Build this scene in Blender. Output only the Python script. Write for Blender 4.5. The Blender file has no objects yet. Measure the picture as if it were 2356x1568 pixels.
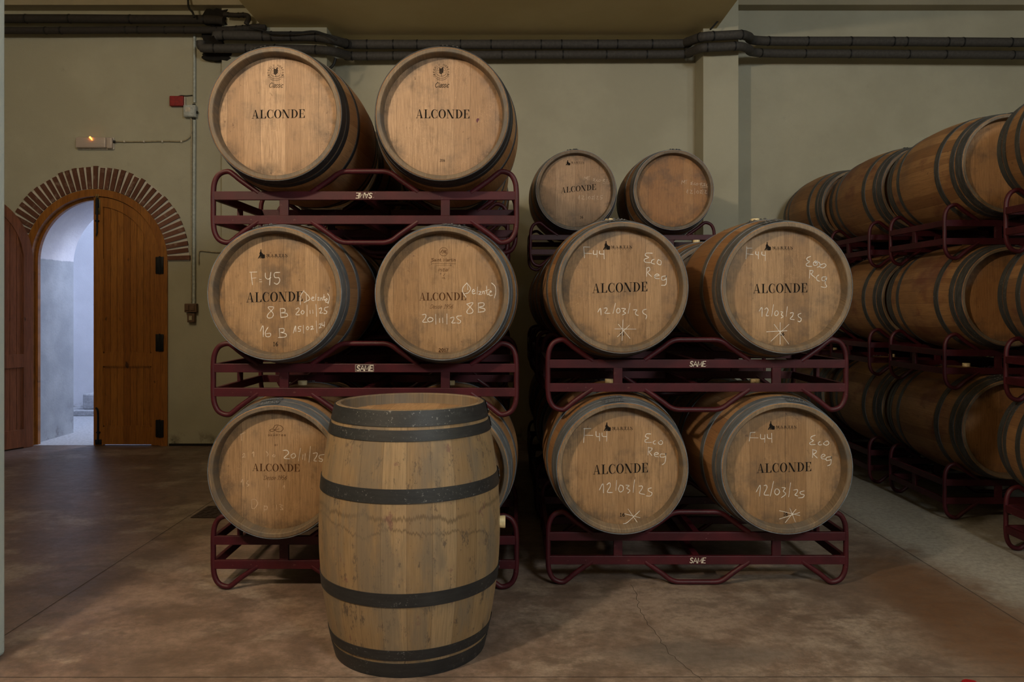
import bpy, bmesh, math, random
from mathutils import Vector, Matrix
random.seed(7)
PI = math.pi
S = bpy.context.scene
COL = S.collection

# ------------------------------------------------------------------ camera, world, lights, exposure
CAMZ, FPX, CX, HY = 1.315, 1780.0, 1178.0, 705.0
cam = bpy.data.cameras.new('camera'); cam_o = bpy.data.objects.new('camera', cam); COL.objects.link(cam_o)
cam.sensor_width = 36.0; cam.lens = FPX / 2356 * 36.0
cam.shift_y = (HY - 784.0) / 2356.0
cam.clip_start = 0.05
cam_o.location = (0, 0, CAMZ); cam_o.rotation_euler = (PI / 2, 0, 0)
S.camera = cam_o
w = bpy.data.worlds.new('world'); S.world = w; w.use_nodes = True
w.node_tree.nodes['Background'].inputs[0].default_value = (0.62, 0.72, 0.80, 1)
w.node_tree.nodes['Background'].inputs[1].default_value = 0.028

def area(name, loc, target, size, power, color, sy=None, spread=None):
    l = bpy.data.lights.new(name, 'AREA'); l.energy = power; l.color = color; l.size = size
    if sy: l.shape = 'RECTANGLE'; l.size_y = sy
    if spread: l.spread = spread
    o = bpy.data.objects.new(name, l); COL.objects.link(o); o.location = loc
    o.rotation_euler = (Vector(target) - Vector(loc)).to_track_quat('-Z', 'Y').to_euler()
    return o
def lamp(name, loc, radius, power, color):
    l = bpy.data.lights.new(name, 'POINT'); l.energy = power; l.color = color; l.shadow_soft_size = radius
    o = bpy.data.objects.new(name, l); COL.objects.link(o); o.location = loc; return o
lamp('front_left_lamp', (-2.08, 0.6, 3.5), 0.10, 320, (1.0, 0.80, 0.57))
lamp('front_right_lamp', (2.4, -2.0, 3.7), 0.50, 540, (0.88, 0.94, 0.96))
lamp('door_bay_fill', (-3.2, 3.7, 3.8), 0.15, 66, (1.0, 0.79, 0.54))  # added warm fill, lifts the shaded wall and door of the left bay
area('stairwell_daylight', (-2.9, 9.0, 3.6), (-4.2, 8.9, 0.6), 1.1, 92, (0.64, 0.74, 1.0))
area('stairwell_passage_daylight', (-3.3, 8.75, 2.5), (-4.6, 7.7, 1.3), 0.5, 3.6, (0.60, 0.68, 1.0))
lamp('right_aisle_lamp', (2.82, 3.1, 3.85), 0.08, 30, (0.82, 0.93, 1.0))
S.view_settings.view_transform = 'Standard'; S.view_settings.look = 'None'
S.view_settings.exposure = 0.09; S.view_settings.gamma = 1.0; S.view_settings.use_curve_mapping = False

# ------------------------------------------------------------------ mesh builder
class MB:
    def __init__(s): s.v = []; s.f = []; s.m = []; s.s = []
    def add(s, vs, fs, mi=0, smooth=False):
        n = len(s.v); s.v += [tuple(p) for p in vs]
        for f in fs: s.f.append([i + n for i in f]); s.m.append(mi); s.s.append(smooth)
        return s
    def box(s, x0, x1, y0, y1, z0, z1, mi=0, bev=0.0):
        if bev > 0:
            bm = bmesh.new(); bmesh.ops.create_cube(bm, size=1)
            for v in bm.verts: v.co = Vector(((x0+x1)/2 + v.co.x*(x1-x0), (y0+y1)/2 + v.co.y*(y1-y0), (z0+z1)/2 + v.co.z*(z1-z0)))
            bmesh.ops.bevel(bm, geom=bm.edges[:], offset=bev, segments=2, affect='EDGES', profile=0.5)
            bm.verts.index_update()
            s.add([v.co.copy() for v in bm.verts], [[v.index for v in f.verts] for f in bm.faces], mi); bm.free(); return s
        vs = [(x, y, z) for x in (x0, x1) for y in (y0, y1) for z in (z0, z1)]
        return s.add(vs, [(0,1,3,2),(4,6,7,5),(0,4,5,1),(2,3,7,6),(0,2,6,4),(1,5,7,3)], mi)
    def tube(s, pts, r, n=12, mi=0, closed=False, caps=True):
        P = [Vector(p) for p in pts]; rings = []
        up = None
        R = r if isinstance(r, (list, tuple)) else [r]*len(P)
        for i, p in enumerate(P):
            if closed: t = P[(i+1) % len(P)] - P[i-1]
            else: t = P[min(i+1, len(P)-1)] - P[max(i-1, 0)]
            t.normalize()
            if up is None:
                up = Vector((0,0,1)) if abs(t.z) < 0.9 else Vector((0,1,0))
            a = up - t*up.dot(t)
            if a.length < 1e-5: a = t.orthogonal()
            a.normalize(); up = a; b = t.cross(a)
            rings.append([p + (a*math.cos(2*PI*k/n) + b*math.sin(2*PI*k/n))*R[i] for k in range(n)])
        vs = [v for g in rings for v in g]; fs = []
        m = len(P)
        for i in range(m if closed else m-1):
            j = (i+1) % m
            for k in range(n): fs.append((i*n+k, i*n+(k+1) % n, j*n+(k+1) % n, j*n+k))
        s.add(vs, fs, mi, True)
        if caps and not closed:
            s.add(rings[0], [list(range(n-1, -1, -1))], mi); s.add(rings[-1], [list(range(n))], mi)
        return s
    def lathe(s, prof, n=96, mi=0, smooth=True, cap0=False, cap1=False):
        vs = []; fs = []
        for (r, z) in prof:
            for k in range(n):
                a = 2*PI*k/n; vs.append((r*math.cos(a), r*math.sin(a), z))
        for i in range(len(prof)-1):
            for k in range(n):
                fs.append((i*n+k, i*n+(k+1) % n, (i+1)*n+(k+1) % n, (i+1)*n+k))
        if cap0: fs.append(list(range(n-1, -1, -1)))
        if cap1: fs.append([(len(prof)-1)*n+k for k in range(n)])
        return s.add(vs, fs, mi, smooth)
    def prism(s, pts, axis, a, b, mi=0):
        """2-D polygon extruded along axis 'y' (pts = x,z) or 'x' (pts = y,z) or 'z' (pts = x,y)"""
        def P(p, t): return {'y': (p[0], t, p[1]), 'x': (t, p[0], p[1]), 'z': (p[0], p[1], t)}[axis]
        n = len(pts)
        vs = [P(p, a) for p in pts] + [P(p, b) for p in pts]
        fs = [list(range(n)), list(range(2*n-1, n-1, -1))] + [(i, (i+1) % n, n+(i+1) % n, n+i) for i in range(n)]
        return s.add(vs, fs, mi)
    def mesh(s, name, mats, sharp=0.6):
        me = bpy.data.meshes.new(name); me.from_pydata(s.v, [], s.f)
        for m in (mats if isinstance(mats, (list, tuple)) else [mats]): me.materials.append(m)
        me.polygons.foreach_set('material_index', s.m); me.polygons.foreach_set('use_smooth', s.s)
        bm = bmesh.new(); bm.from_mesh(me); bmesh.ops.recalc_face_normals(bm, faces=bm.faces[:]); bm.to_mesh(me); bm.free()
        if any(s.s):
            me.set_sharp_from_angle(angle=sharp)
        me.update(); return me
    def obj(s, name, mats, parent=None, loc=(0,0,0), rot=(0,0,0), sharp=0.6):
        return link(name, s.mesh(name, mats, sharp), parent, loc, rot)

def link(name, data, parent=None, loc=(0,0,0), rot=(0,0,0)):
    o = bpy.data.objects.new(name, data); COL.objects.link(o)
    o.location = loc; o.rotation_euler = rot
    if parent: o.parent = parent
    return o
def tag(o, label, cat, group=None):
    o['label'] = label; o['category'] = cat
    if group: o['group'] = group
    return o
def thing(name, label, cat, loc=(0,0,0), rot=(0,0,0), group=None):
    return tag(link(name, None, None, loc, rot), label, cat, group)
def struct(o): o['kind'] = 'structure'; return o
def catmull(pts, sub=5):
    P = [Vector(p) for p in pts]
    if len(P) < 3: return P
    out = []
    for i in range(len(P)-1):
        p0 = P[i-1] if i > 0 else P[0]*2 - P[1]
        p1, p2 = P[i], P[i+1]
        p3 = P[i+2] if i+2 < len(P) else P[-1]*2 - P[-2]
        for k in range(sub):
            t = k/sub
            out.append(0.5*((2*p1) + (p2-p0)*t + (2*p0-5*p1+4*p2-p3)*t*t + (3*p1-p0-3*p2+p3)*t**3))
    out.append(P[-1]); return out

# ------------------------------------------------------------------ materials
class NT:
    def __init__(s, name):
        s.mat = bpy.data.materials.new(name); s.mat.use_nodes = True
        s.t = s.mat.node_tree; s.b = s.t.nodes['Principled BSDF']
    def n(s, typ, **kw):
        nd = s.t.nodes.new(typ)
        for k, v in kw.items(): setattr(nd, k, v)
        return nd
    def put(s, sock, v):
        if isinstance(v, bpy.types.NodeSocket): s.t.links.new(v, sock)
        elif isinstance(v, (tuple, list)) and sock.type == 'RGBA' and len(v) == 3: sock.default_value = (*v, 1)
        else: sock.default_value = v
    def math(s, op, a, b=0.0, c=0.0):
        nd = s.n('ShaderNodeMath', operation=op); s.put(nd.inputs[0], a); s.put(nd.inputs[1], b); s.put(nd.inputs[2], c)
        return nd.outputs[0]
    def mix(s, f, a, b, blend='MIX'):
        nd = s.n('ShaderNodeMix', data_type='RGBA', blend_type=blend)
        s.put(nd.inputs[0], f); s.put(nd.inputs[6], a); s.put(nd.inputs[7], b); return nd.outputs[2]
    def noise(s, vec, scale, detail=4, rough=0.55, dist=0.0):
        nd = s.n('ShaderNodeTexNoise'); s.put(nd.inputs['Vector'], vec)
        nd.inputs['Scale'].default_value = scale; nd.inputs['Detail'].default_value = detail
        nd.inputs['Roughness'].default_value = rough; nd.inputs['Distortion'].default_value = dist
        return nd.outputs['Fac']
    def ramp(s, f, lo, hi, a=0.0, b=1.0):
        nd = s.n('ShaderNodeMapRange', interpolation_type='SMOOTHSTEP'); s.put(nd.inputs[0], f)
        nd.inputs[1].default_value = lo; nd.inputs[2].default_value = hi; nd.inputs[3].default_value = a; nd.inputs[4].default_value = b
        return nd.outputs[0]
    def comb(s, x, y, z):
        nd = s.n('ShaderNodeCombineXYZ'); s.put(nd.inputs[0], x); s.put(nd.inputs[1], y); s.put(nd.inputs[2], z); return nd.outputs[0]
    def sep(s, v):
        nd = s.n('ShaderNodeSeparateXYZ'); s.put(nd.inputs[0], v); return nd.outputs
    def obj(s): return s.n('ShaderNodeTexCoord').outputs['Object']
    def rnd(s): return s.n('ShaderNodeObjectInfo').outputs['Random']
    def wn(s, v):
        nd = s.n('ShaderNodeTexWhiteNoise', noise_dimensions='1D'); s.put(nd.inputs['W'], v); return nd.outputs['Value']
    def bump(s, h, strength=0.3, dist=0.01):
        nd = s.n('ShaderNodeBump'); nd.inputs['Strength'].default_value = strength; nd.inputs['Distance'].default_value = dist
        s.put(nd.inputs['Height'], h); s.t.links.new(nd.outputs[0], s.b.inputs['Normal'])
    def out(s, color=None, rough=None, metal=None, spec=None):
        if color is not None: s.put(s.b.inputs['Base Color'], color)
        if rough is not None: s.put(s.b.inputs['Roughness'], rough)
        if metal is not None: s.put(s.b.inputs['Metallic'], metal)
        if spec is not None: s.put(s.b.inputs['Specular IOR Level'], spec)
        return s.mat

def flat(name, c, rough=0.6, metal=0.0, spec=0.4):
    t = NT(name); v = t.obj(); n = t.noise(v, 40, 3)
    return t.out(t.mix(t.ramp(n, .3, .75), tuple(x*0.8 for x in c), tuple(min(1, x*1.15) for x in c)), rough, metal, spec)

def wood_staves(name, dark, light, grey, dirt=0.35, red=0.2, N=26, stain=False):
    t = NT(name); v = t.obj(); x, y, z = t.sep(v); r = t.rnd()
    u = t.math('ADD', t.math('MULTIPLY', t.math('ARCTAN2', y, x), N/(2*PI)), t.math('MULTIPLY', r, 9.0))
    fl = t.math('FLOOR', u); fr = t.math('FRACT', u)
    wn = t.wn(t.math('ADD', fl, t.math('MULTIPLY', r, 57.0)))
    gv = t.comb(t.math('MULTIPLY', u, 3.4), t.math('MULTIPLY', wn, 40.0), t.math('MULTIPLY', z, 1.6))
    g = t.noise(gv, 5.5, 6, 0.65, 0.4)
    c = t.mix(t.ramp(wn, 0.0, 1.0), dark, light)
    c = t.mix(t.ramp(g, .32, .72, 0, 0.55), c, tuple(k*0.55 for k in dark))
    big = t.noise(t.comb(t.math('ADD', x, t.math('MULTIPLY', r, 31)), y, t.math('MULTIPLY', z, 1.0)), 3.2, 5, .6)
    c = t.mix(t.ramp(big, .45, .75, 0, dirt), c, grey)
    rd = t.noise(t.comb(x, t.math('ADD', y, t.math('MULTIPLY', r, 17)), t.math('MULTIPLY', z, .7)), 4.5, 5, .62)
    c = t.mix(t.ramp(rd, .50, .70, 0, red), c, (0.12, 0.040, 0.026))
    sc = t.noise(t.comb(t.math('MULTIPLY', u, 1.4), r, t.math('MULTIPLY', z, 10)), 3.0, 5, .7)
    c = t.mix(t.ramp(sc, .63, .72, 0, .75), c, (0.03, 0.022, 0.018))
    if stain:
        a = t.math('ARCTAN2', y, x)
        for z0, amp, w0, seed in ((0.105, .07, .006, 3.0), (0.045, .09, .0035, 11.0)):
            n1 = t.noise(t.comb(t.math('MULTIPLY', a, 1.0), seed, 0.0), 1.6, 2)
            n2 = t.noise(t.comb(t.math('MULTIPLY', a, 9.0), seed, 1.0), 3.0, 5, .8)
            zz = t.math('ADD', t.math('MULTIPLY', t.math('SUBTRACT', n1, .5), amp*2.2), t.math('MULTIPLY', t.math('SUBTRACT', n2, .5), .085))
            d = t.math('ABSOLUTE', t.math('SUBTRACT', t.math('SUBTRACT', z, z0), zz))
            mk = t.noise(t.comb(t.math('MULTIPLY', a, 1.3), seed, 7.0), 1.7, 3)
            c = t.mix(t.math('MULTIPLY', t.ramp(d, w0*.4, w0*1.7, .62, 0), t.ramp(mk, .32, .48)), c, (0.075, 0.050, 0.026))
        ln = t.noise(t.comb(t.math('MULTIPLY', a, 5.0), seed, t.math('MULTIPLY', z, 6.0)), 1.6, 7, .8)
        c = t.mix(t.ramp(ln, .555, .63, 0, .75), c, (0.045, 0.036, 0.030))
        pk = t.noise(t.comb(t.math('MULTIPLY', a, 3.0), 23.0, t.math('MULTIPLY', z, 7.0)), 1.9, 4, .65)
        c = t.mix(t.ramp(pk, .63, .72, 0, .6), c, (0.12, 0.05, 0.05))
        gy = t.noise(t.comb(t.math('MULTIPLY', a, 2.0), 31.0, t.math('MULTIPLY', z, 1.6)), 1.7, 5, .6)
        c = t.mix(t.ramp(gy, .46, .64, 0, .7), c, (0.135, 0.108, 0.078))
    ed = t.math('MINIMUM', fr, t.math('SUBTRACT', 1.0, fr))
    c = t.mix(t.ramp(ed, .004, .02, .35, 0), c, (0.03, 0.02, 0.014))
    t.bump(t.math('ADD', t.math('MULTIPLY', g, .5), t.ramp(ed, 0, .03, 0, .4)), .2, .003)
    return t.out(c, .58, 0, .3)

def wood_head(name, dark, light, dirtc=(0.05, 0.045, 0.04), dirt=.5):
    t = NT(name); v = t.obj(); x, y, z = t.sep(v); r = t.rnd()
    u = t.math('ADD', t.math('DIVIDE', x, 0.088), t.math('MULTIPLY', r, 21.0))
    u = t.math('ADD', u, t.math('MULTIPLY', t.math('SINE', t.math('MULTIPLY', u, 2.2)), .16))
    fl = t.math('FLOOR', u); fr = t.math('FRACT', u)
    wn = t.wn(t.math('ADD', fl, t.math('MULTIPLY', r, 91.0)))
    g = t.noise(t.comb(t.math('MULTIPLY', u, 5.0), t.math('MULTIPLY', y, 2.2), t.math('MULTIPLY', wn, 30)), 5.0, 6, .65, .25)
    c = t.mix(wn, dark, light)
    c = t.mix(t.ramp(g, .32, .7, 0, .62), c, tuple(k*.56 for k in dark))
    fk = t.noise(t.comb(t.math('MULTIPLY', u, 2.6), t.math('MULTIPLY', y, 11.0), t.math('ADD', t.math('MULTIPLY', wn, 9), r)), 3.0, 3, .5, 1.4)
    fd = t.math('ABSOLUTE', t.math('SUBTRACT', fk, .5))
    msk = t.noise(t.comb(x, y, t.math('MULTIPLY', r, 40)), 7.0, 2)
    c = t.mix(t.math('MULTIPLY', t.ramp(fd, .0, .012, .5, 0), t.ramp(msk, .5, .62)), c, tuple(min(1, k*1.35) for k in light))
    big = t.noise(t.comb(x, y, t.math('MULTIPLY', r, 53)), 5.0, 6, .68)
    c = t.mix(t.ramp(big, .48, .72, 0, dirt), c, dirtc)
    sm = t.noise(t.comb(t.math('MULTIPLY', x, 1.7), t.math('MULTIPLY', y, .8), t.math('ADD', t.math('MULTIPLY', r, 33), 5.0)), 9.0, 6, .72)
    c = t.mix(t.ramp(sm, .54, .70, 0, .42), c, tuple(k*.42 for k in dark))
    sp = t.noise(t.comb(t.math('MULTIPLY', x, 1.6), y, t.math('MULTIPLY', r, 23)), 26.0, 3, .6)
    c = t.mix(t.ramp(sp, .68, .76, 0, .6), c, (0.06, 0.03, 0.022))
    rr = t.math('SQRT', t.math('ADD', t.math('MULTIPLY', x, x), t.math('MULTIPLY', y, y)))
    e1 = t.noise(t.comb(x, y, t.math('MULTIPLY', r, 71)), 9.0, 5, .7)
    c = t.mix(t.math('MULTIPLY', t.ramp(rr, .20, .27, 0, .6), t.ramp(e1, .42, .66)), c, dirtc)
    ed = t.math('MINIMUM', fr, t.math('SUBTRACT', 1.0, fr))
    c = t.mix(t.ramp(ed, .004, .018, .42, 0), c, (0.05, 0.03, 0.018))
    t.bump(g, .12, .003)
    return t.out(c, .56, 0, .3)

def metal_hoop(name, dark, light, speck=.4, rough=.45, metal=.55):
    t = NT(name); v = t.obj(); x, y, z = t.sep(v); r = t.rnd()
    a = t.math('ARCTAN2', y, x)
    n = t.noise(t.comb(t.math('MULTIPLY', a, 1.5), t.math('MULTIPLY', z, 30), t.math('MULTIPLY', r, 40)), 3.0, 5, .65)
    c = t.mix(t.ramp(n, .35, .7), dark, light)
    s2 = t.noise(v, 95, 3, .75)
    m = t.noise(v, 4.5, 3)
    c = t.mix(t.math('MULTIPLY', t.ramp(s2, .60, .70, 0, speck), t.ramp(m, .4, .62)), c, (0.42, 0.41, 0.40))
    t.bump(s2, .08, .002)
    return t.out(c, rough, metal, .5)

M = {}
M['st_oak'] = wood_staves('staves_oak', (0.24, 0.115, 0.045), (0.36, 0.20, 0.09), (0.20, 0.15, 0.11))
M['st_red'] = wood_staves('staves_reddish', (0.215, 0.105, 0.042), (0.34, 0.185, 0.078), (0.12, 0.075, 0.055), .55, .75)
M['st_pale'] = wood_staves('staves_pale', (0.222, 0.142, 0.070), (0.305, 0.212, 0.118), (0.165, 0.135, 0.098), .6, .08, 24, True)
M['hd_a'] = wood_head('head_oak_light', (0.33, 0.200, 0.112), (0.47, 0.31, 0.19))
M['hd_b'] = wood_head('head_oak_honey', (0.26, 0.150, 0.072), (0.385, 0.240, 0.126))
M['hd_c'] = wood_head('head_oak_orange', (0.33, 0.155, 0.058), (0.41, 0.21, 0.085))
M['chime'] = wood_head('chime_oak', (0.15, 0.105, 0.064), (0.23, 0.165, 0.105), (0.075, 0.072, 0.068), .8)
M['hoop_black'] = metal_hoop('hoop_black', (0.010, 0.011, 0.013), (0.018, 0.019, 0.021), .40, .55, .1)
M['hoop_grey'] = metal_hoop('hoop_zinc', (0.085, 0.098, 0.112), (0.17, 0.185, 0.20), .25, .42, .25)
M['hoop_dull'] = metal_hoop('hoop_dull', (0.060, 0.060, 0.060), (0.125, 0.122, 0.118), .25, .46, .2)
M['hoop_dark'] = metal_hoop('hoop_dark', (0.032, 0.033, 0.033), (0.075, 0.075, 0.073), .45, .5, .2)
M['rivet'] = flat('rivet_metal', (0.075, 0.075, 0.08), .5, .4)
M['print'] = flat('stencil_ink', (0.009, 0.007, 0.006), .85, 0, .12)
M['print_brown'] = flat('burnt_brand', (0.065, 0.027, 0.010), .85, 0, .12)
M['chalk'] = flat('chalk', (0.60, 0.57, 0.53), .9)
M['chalk_dim'] = flat('chalk_worn', (0.50, 0.38, 0.28), .9)
M['chalk_faint'] = flat('chalk_faint', (0.46, 0.33, 0.22), .9)
M['wine'] = flat('wine_purple', (0.10, 0.03, 0.045), .7)
M['bung'] = flat('silicone_bung', (0.62, 0.50, 0.28), .5)

def mat_rack():
    t = NT('rack_paint'); v = t.obj(); r = t.rnd()
    n = t.noise(v, 7, 5, .6)
    c = t.mix(t.ramp(n, .3, .72), (0.032, 0.0034, 0.0064), (0.056, 0.0054, 0.0098))
    s1 = t.noise(v, 110, 3, .7); m = t.noise(v, 6, 3)
    c = t.mix(t.math('MULTIPLY', t.ramp(s1, .66, .73, 0, .7), t.ramp(m, .45, .62)), c, (0.26, 0.19, 0.17))
    s2 = t.noise(v, 30, 5, .7)
    c = t.mix(t.ramp(s2, .66, .74, 0, .5), c, (0.16, 0.085, 0.07))
    t.bump(s1, .08, .002)
    return t.out(c, .48, 0, .28)
M['rack'] = mat_rack()
M['sticker'] = flat('decal_cream', (0.55, 0.50, 0.42), .6)
M['sticker_box'] = flat('decal_dark', (0.035, 0.012, 0.014), .6)

def mat_wall(name, a, b, bmp=.18):
    t = NT(name); v = t.obj(); n = t.noise(v, 1.3, 6, .6); f = t.noise(v, 90, 4, .6)
    c = t.mix(t.ramp(n, .35, .68), a, b)
    d = t.noise(v, 5, 6, .72); c = t.mix(t.ramp(d, .62, .8, 0, .3), c, tuple(k*.55 for k in a))
    x, y, z = t.sep(v)
    e = t.noise(v, 7, 6, .7)
    c = t.mix(t.math('MULTIPLY', t.ramp(z, .02, .16, .8, 0), t.ramp(e, .46, .64)), c, (0.05, 0.042, 0.03))
    t.bump(t.math('ADD', f, t.math('MULTIPLY', d, .6)), bmp, .006)
    return t.out(c, .8, 0, .25)
M['wall'] = mat_wall('plaster_cream', (0.365, 0.342, 0.255), (0.42, 0.396, 0.30))
M['slab'] = mat_wall('plaster_ochre', (0.52, 0.43, 0.23), (0.57, 0.48, 0.27))
M['cornice'] = mat_wall('plaster_cornice', (0.33, 0.29, 0.20), (0.38, 0.33, 0.23))
M['col'] = mat_wall('plaster_grey_blue', (0.40, 0.46, 0.46), (0.47, 0.53, 0.52), .3)  # cool daylight on the jamb put into the plaster as a blue-grey tint
def mat_passage():
    t = NT('plaster_passage'); v = t.obj(); x, y, z = t.sep(v)
    n = t.noise(v, 2.2, 6, .65); f = t.noise(v, 50, 4)
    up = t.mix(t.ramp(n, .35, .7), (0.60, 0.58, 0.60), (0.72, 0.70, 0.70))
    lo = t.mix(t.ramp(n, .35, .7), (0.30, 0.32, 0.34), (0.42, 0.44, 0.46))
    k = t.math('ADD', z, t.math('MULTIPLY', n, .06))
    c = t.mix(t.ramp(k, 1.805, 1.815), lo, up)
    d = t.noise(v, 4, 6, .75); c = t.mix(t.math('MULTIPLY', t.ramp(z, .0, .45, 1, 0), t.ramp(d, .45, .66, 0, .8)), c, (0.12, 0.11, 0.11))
    t.bump(t.math('ADD', f, n), .25, .008)
    return t.out(c, .6, 0, .35)
M['passage'] = mat_passage()
M['stairwall'] = mat_wall('plaster_white', (0.66, 0.67, 0.70), (0.76, 0.77, 0.80), .3)
M['step'] = mat_wall('step_concrete', (0.34, 0.36, 0.38), (0.44, 0.46, 0.48), .3)

M['step_clean'] = flat('step_paint', (0.42, 0.43, 0.45), .7)
def mat_floor():
    t = NT('concrete_floor'); v = t.obj(); x, y, z = t.sep(v)
    n1 = t.noise(v, .9, 7, .62, .2)
    n2 = t.noise(v, 2.2, 9, .72, .1); n3 = t.noise(v, 34, 6, .75)
    n4 = t.noise(t.comb(x, t.math('MULTIPLY', y, 1.5), 4.0), 11.0, 10, .82, .1)
    n6 = t.noise(t.comb(t.math('ADD', x, 3.0), t.math('MULTIPLY', y, 1.4), 9.0), 3.6, 10, .80, .1)
    n5 = t.noise(t.comb(t.math('ADD', x, 7.0), t.math('MULTIPLY', y, 1.3), 2.0), 1.5, 9, .74, .2)
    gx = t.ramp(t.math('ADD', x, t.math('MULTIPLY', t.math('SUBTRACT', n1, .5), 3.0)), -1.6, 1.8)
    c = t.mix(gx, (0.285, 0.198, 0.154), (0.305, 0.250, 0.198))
    c = t.mix(t.ramp(t.math('ADD', x, t.math('MULTIPLY', n1, .6)), -2.2, -1.3, .68, 0), c, (0.125, 0.074, 0.052))  # brown floor at left, darkened further to paint in the shade there
    c = t.mix(t.ramp(n2, .42, .60, 0, .80), c, (0.125, 0.080, 0.058))
    c = t.mix(t.ramp(n5, .50, .64, 0, .65), c, (0.42, 0.345, 0.27))
    c = t.mix(t.ramp(n4, .50, .66, 0, .50), c, (0.17, 0.12, 0.088))
    c = t.mix(t.ramp(n6, .47, .62, 0, .62), c, (0.105, 0.075, 0.058))
    c = t.mix(t.ramp(n1, .54, .68, 0, .55), c, (0.115, 0.082, 0.064))
    c = t.mix(1.0, c, (0.82, 0.81, 0.83), 'MULTIPLY')
    # rust-brown stain along the right aisle joint
    dx = t.math('DIVIDE', t.math('SUBTRACT', x, 1.95), .42); dy = t.math('DIVIDE', t.math('SUBTRACT', y, 3.35), .95)
    dd = t.math('SQRT', t.math('ADD', t.math('MULTIPLY', dx, dx), t.math('MULTIPLY', dy, dy)))
    dd = t.math('ADD', dd, t.math('MULTIPLY', t.math('SUBTRACT', n2, .5), 2.2))
    c = t.mix(t.ramp(dd, .35, 1.25, .85, 0), c, (0.115, 0.052, 0.022))
    # light falling along the right aisle, painted in as a paler lane
    lane = t.ramp(t.math('ADD', x, t.math('MULTIPLY', t.math('SUBTRACT', n2, .5), .5)), 2.0, 2.25)
    c = t.mix(t.math('MULTIPLY', lane, t.ramp(dd, .4, 1.2, .2, .75)), c, (0.36, 0.345, 0.30))
    # dark oil spot with a marbled edge in front of the right stack
    ex = t.math('DIVIDE', t.math('SUBTRACT', x, .72), .42); ey = t.math('DIVIDE', t.math('SUBTRACT', y, 2.93), .12)
    ee = t.math('ADD', t.math('SQRT', t.math('ADD', t.math('MULTIPLY', ex, ex), t.math('MULTIPLY', ey, ey))), t.math('MULTIPLY', t.math('SUBTRACT', n2, .5), 2.6))
    c = t.mix(t.ramp(ee, .3, 1.2, .6, 0), c, (0.085, 0.075, 0.07))
    c = t.mix(t.ramp(n3, .35, .62, .42, 0), c, (0.08, 0.06, 0.045))
    fl = t.noise(v, 130, 2, .5); c = t.mix(t.ramp(fl, .76, .80, 0, .5), c, (0.55, 0.45, 0.36))
    t.bump(t.math('ADD', t.math('MULTIPLY', n3, .6), n4), .10, .006)
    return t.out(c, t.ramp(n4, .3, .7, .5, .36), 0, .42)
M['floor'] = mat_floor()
M['joint'] = flat('joint_dark', (0.05, 0.038, 0.030), .9)

def mat_door(name, a, b):
    t = NT(name); v = t.obj(); x, y, z = t.sep(v)
    u = t.math('DIVIDE', x, .0625); fl = t.math('FLOOR', u); wn = t.wn(fl)
    g = t.noise(t.comb(t.math('MULTIPLY', u, 1.8), t.math('MULTIPLY', wn, 20), t.math('MULTIPLY', z, 1.4)), 4.5, 6, .62, .9)
    c = t.mix(wn, a, b); c = t.mix(t.ramp(g, .36, .72, 0, .65), c, tuple(k*.35 for k in a))
    k = t.noise(t.comb(t.math('MULTIPLY', x, 2.2), 3.0, z), 7.0, 2, .4)
    c = t.mix(t.ramp(k, .70, .76, 0, .8), c, (0.025, 0.009, 0.003))
    return t.out(c, .42, 0, .4)
M['door'] = mat_door('door_pine', (0.25, 0.085, 0.012), (0.33, 0.125, 0.020))
M['door2'] = mat_door('door_pine_dark', (0.17, 0.062, 0.030), (0.23, 0.085, 0.042))
M['iron'] = flat('black_iron', (0.012, 0.012, 0.013), .5, .5)
M['brass'] = flat('old_brass', (0.13, 0.09, 0.03), .4, .8)
def mat_brick():
    t = NT('brick'); v = t.obj(); n = t.noise(v, 14, 6, .65); m = t.noise(v, 3.1, 3)
    c = t.mix(t.ramp(m, .35, .65), (0.105, 0.043, 0.026), (0.165, 0.072, 0.045))
    c = t.mix(t.ramp(n, .52, .72, 0, .45), c, (0.33, 0.25, 0.19))
    t.bump(n, .5, .01); return t.out(c, .85, 0, .2)
M['brick'] = mat_brick()
M['mortar'] = mat_wall('mortar', (0.50, 0.45, 0.37), (0.58, 0.53, 0.45), .5)
M['pipe'] = flat('pipe_insulation', (0.050, 0.045, 0.040), .75)
M['pipe_old'] = flat('pipe_insulation_old', (0.026, 0.021, 0.017), .85)
M['tie'] = flat('cable_tie', (0.006, 0.006, 0.006), .6)
M['hole'] = flat('broken_plaster_dark', (0.010, 0.008, 0.006), .95)
M['conduit'] = flat('conduit_grey', (0.40, 0.43, 0.40), .5)
M['cable'] = flat('cable_cream', (0.34, 0.29, 0.19), .6)
M['boxgrey'] = flat('junction_grey', (0.40, 0.42, 0.40), .55)
M['red'] = flat('alarm_red', (0.23, 0.005, 0.008), .5)
M['plastic'] = flat('plastic_cream', (0.55, 0.50, 0.42), .45)
M['brownpl'] = flat('plastic_brown', (0.12, 0.065, 0.035), .5)
M['grate'] = flat('cast_iron_grate', (0.045, 0.028, 0.022), .7, .3)
t = NT('lens'); t.out((0.52, 0.43, 0.37), .35, 0, .5); t.b.inputs['Alpha'].default_value = .82; M['lens'] = t.mat
t = NT('bulb_glow'); t.out((1, .5, .15), .4); t.put(t.b.inputs['Emission Color'], (1.0, .25, .03)); t.b.inputs['Emission Strength'].default_value = 9.0; M['bulb'] = t.mat

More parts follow.
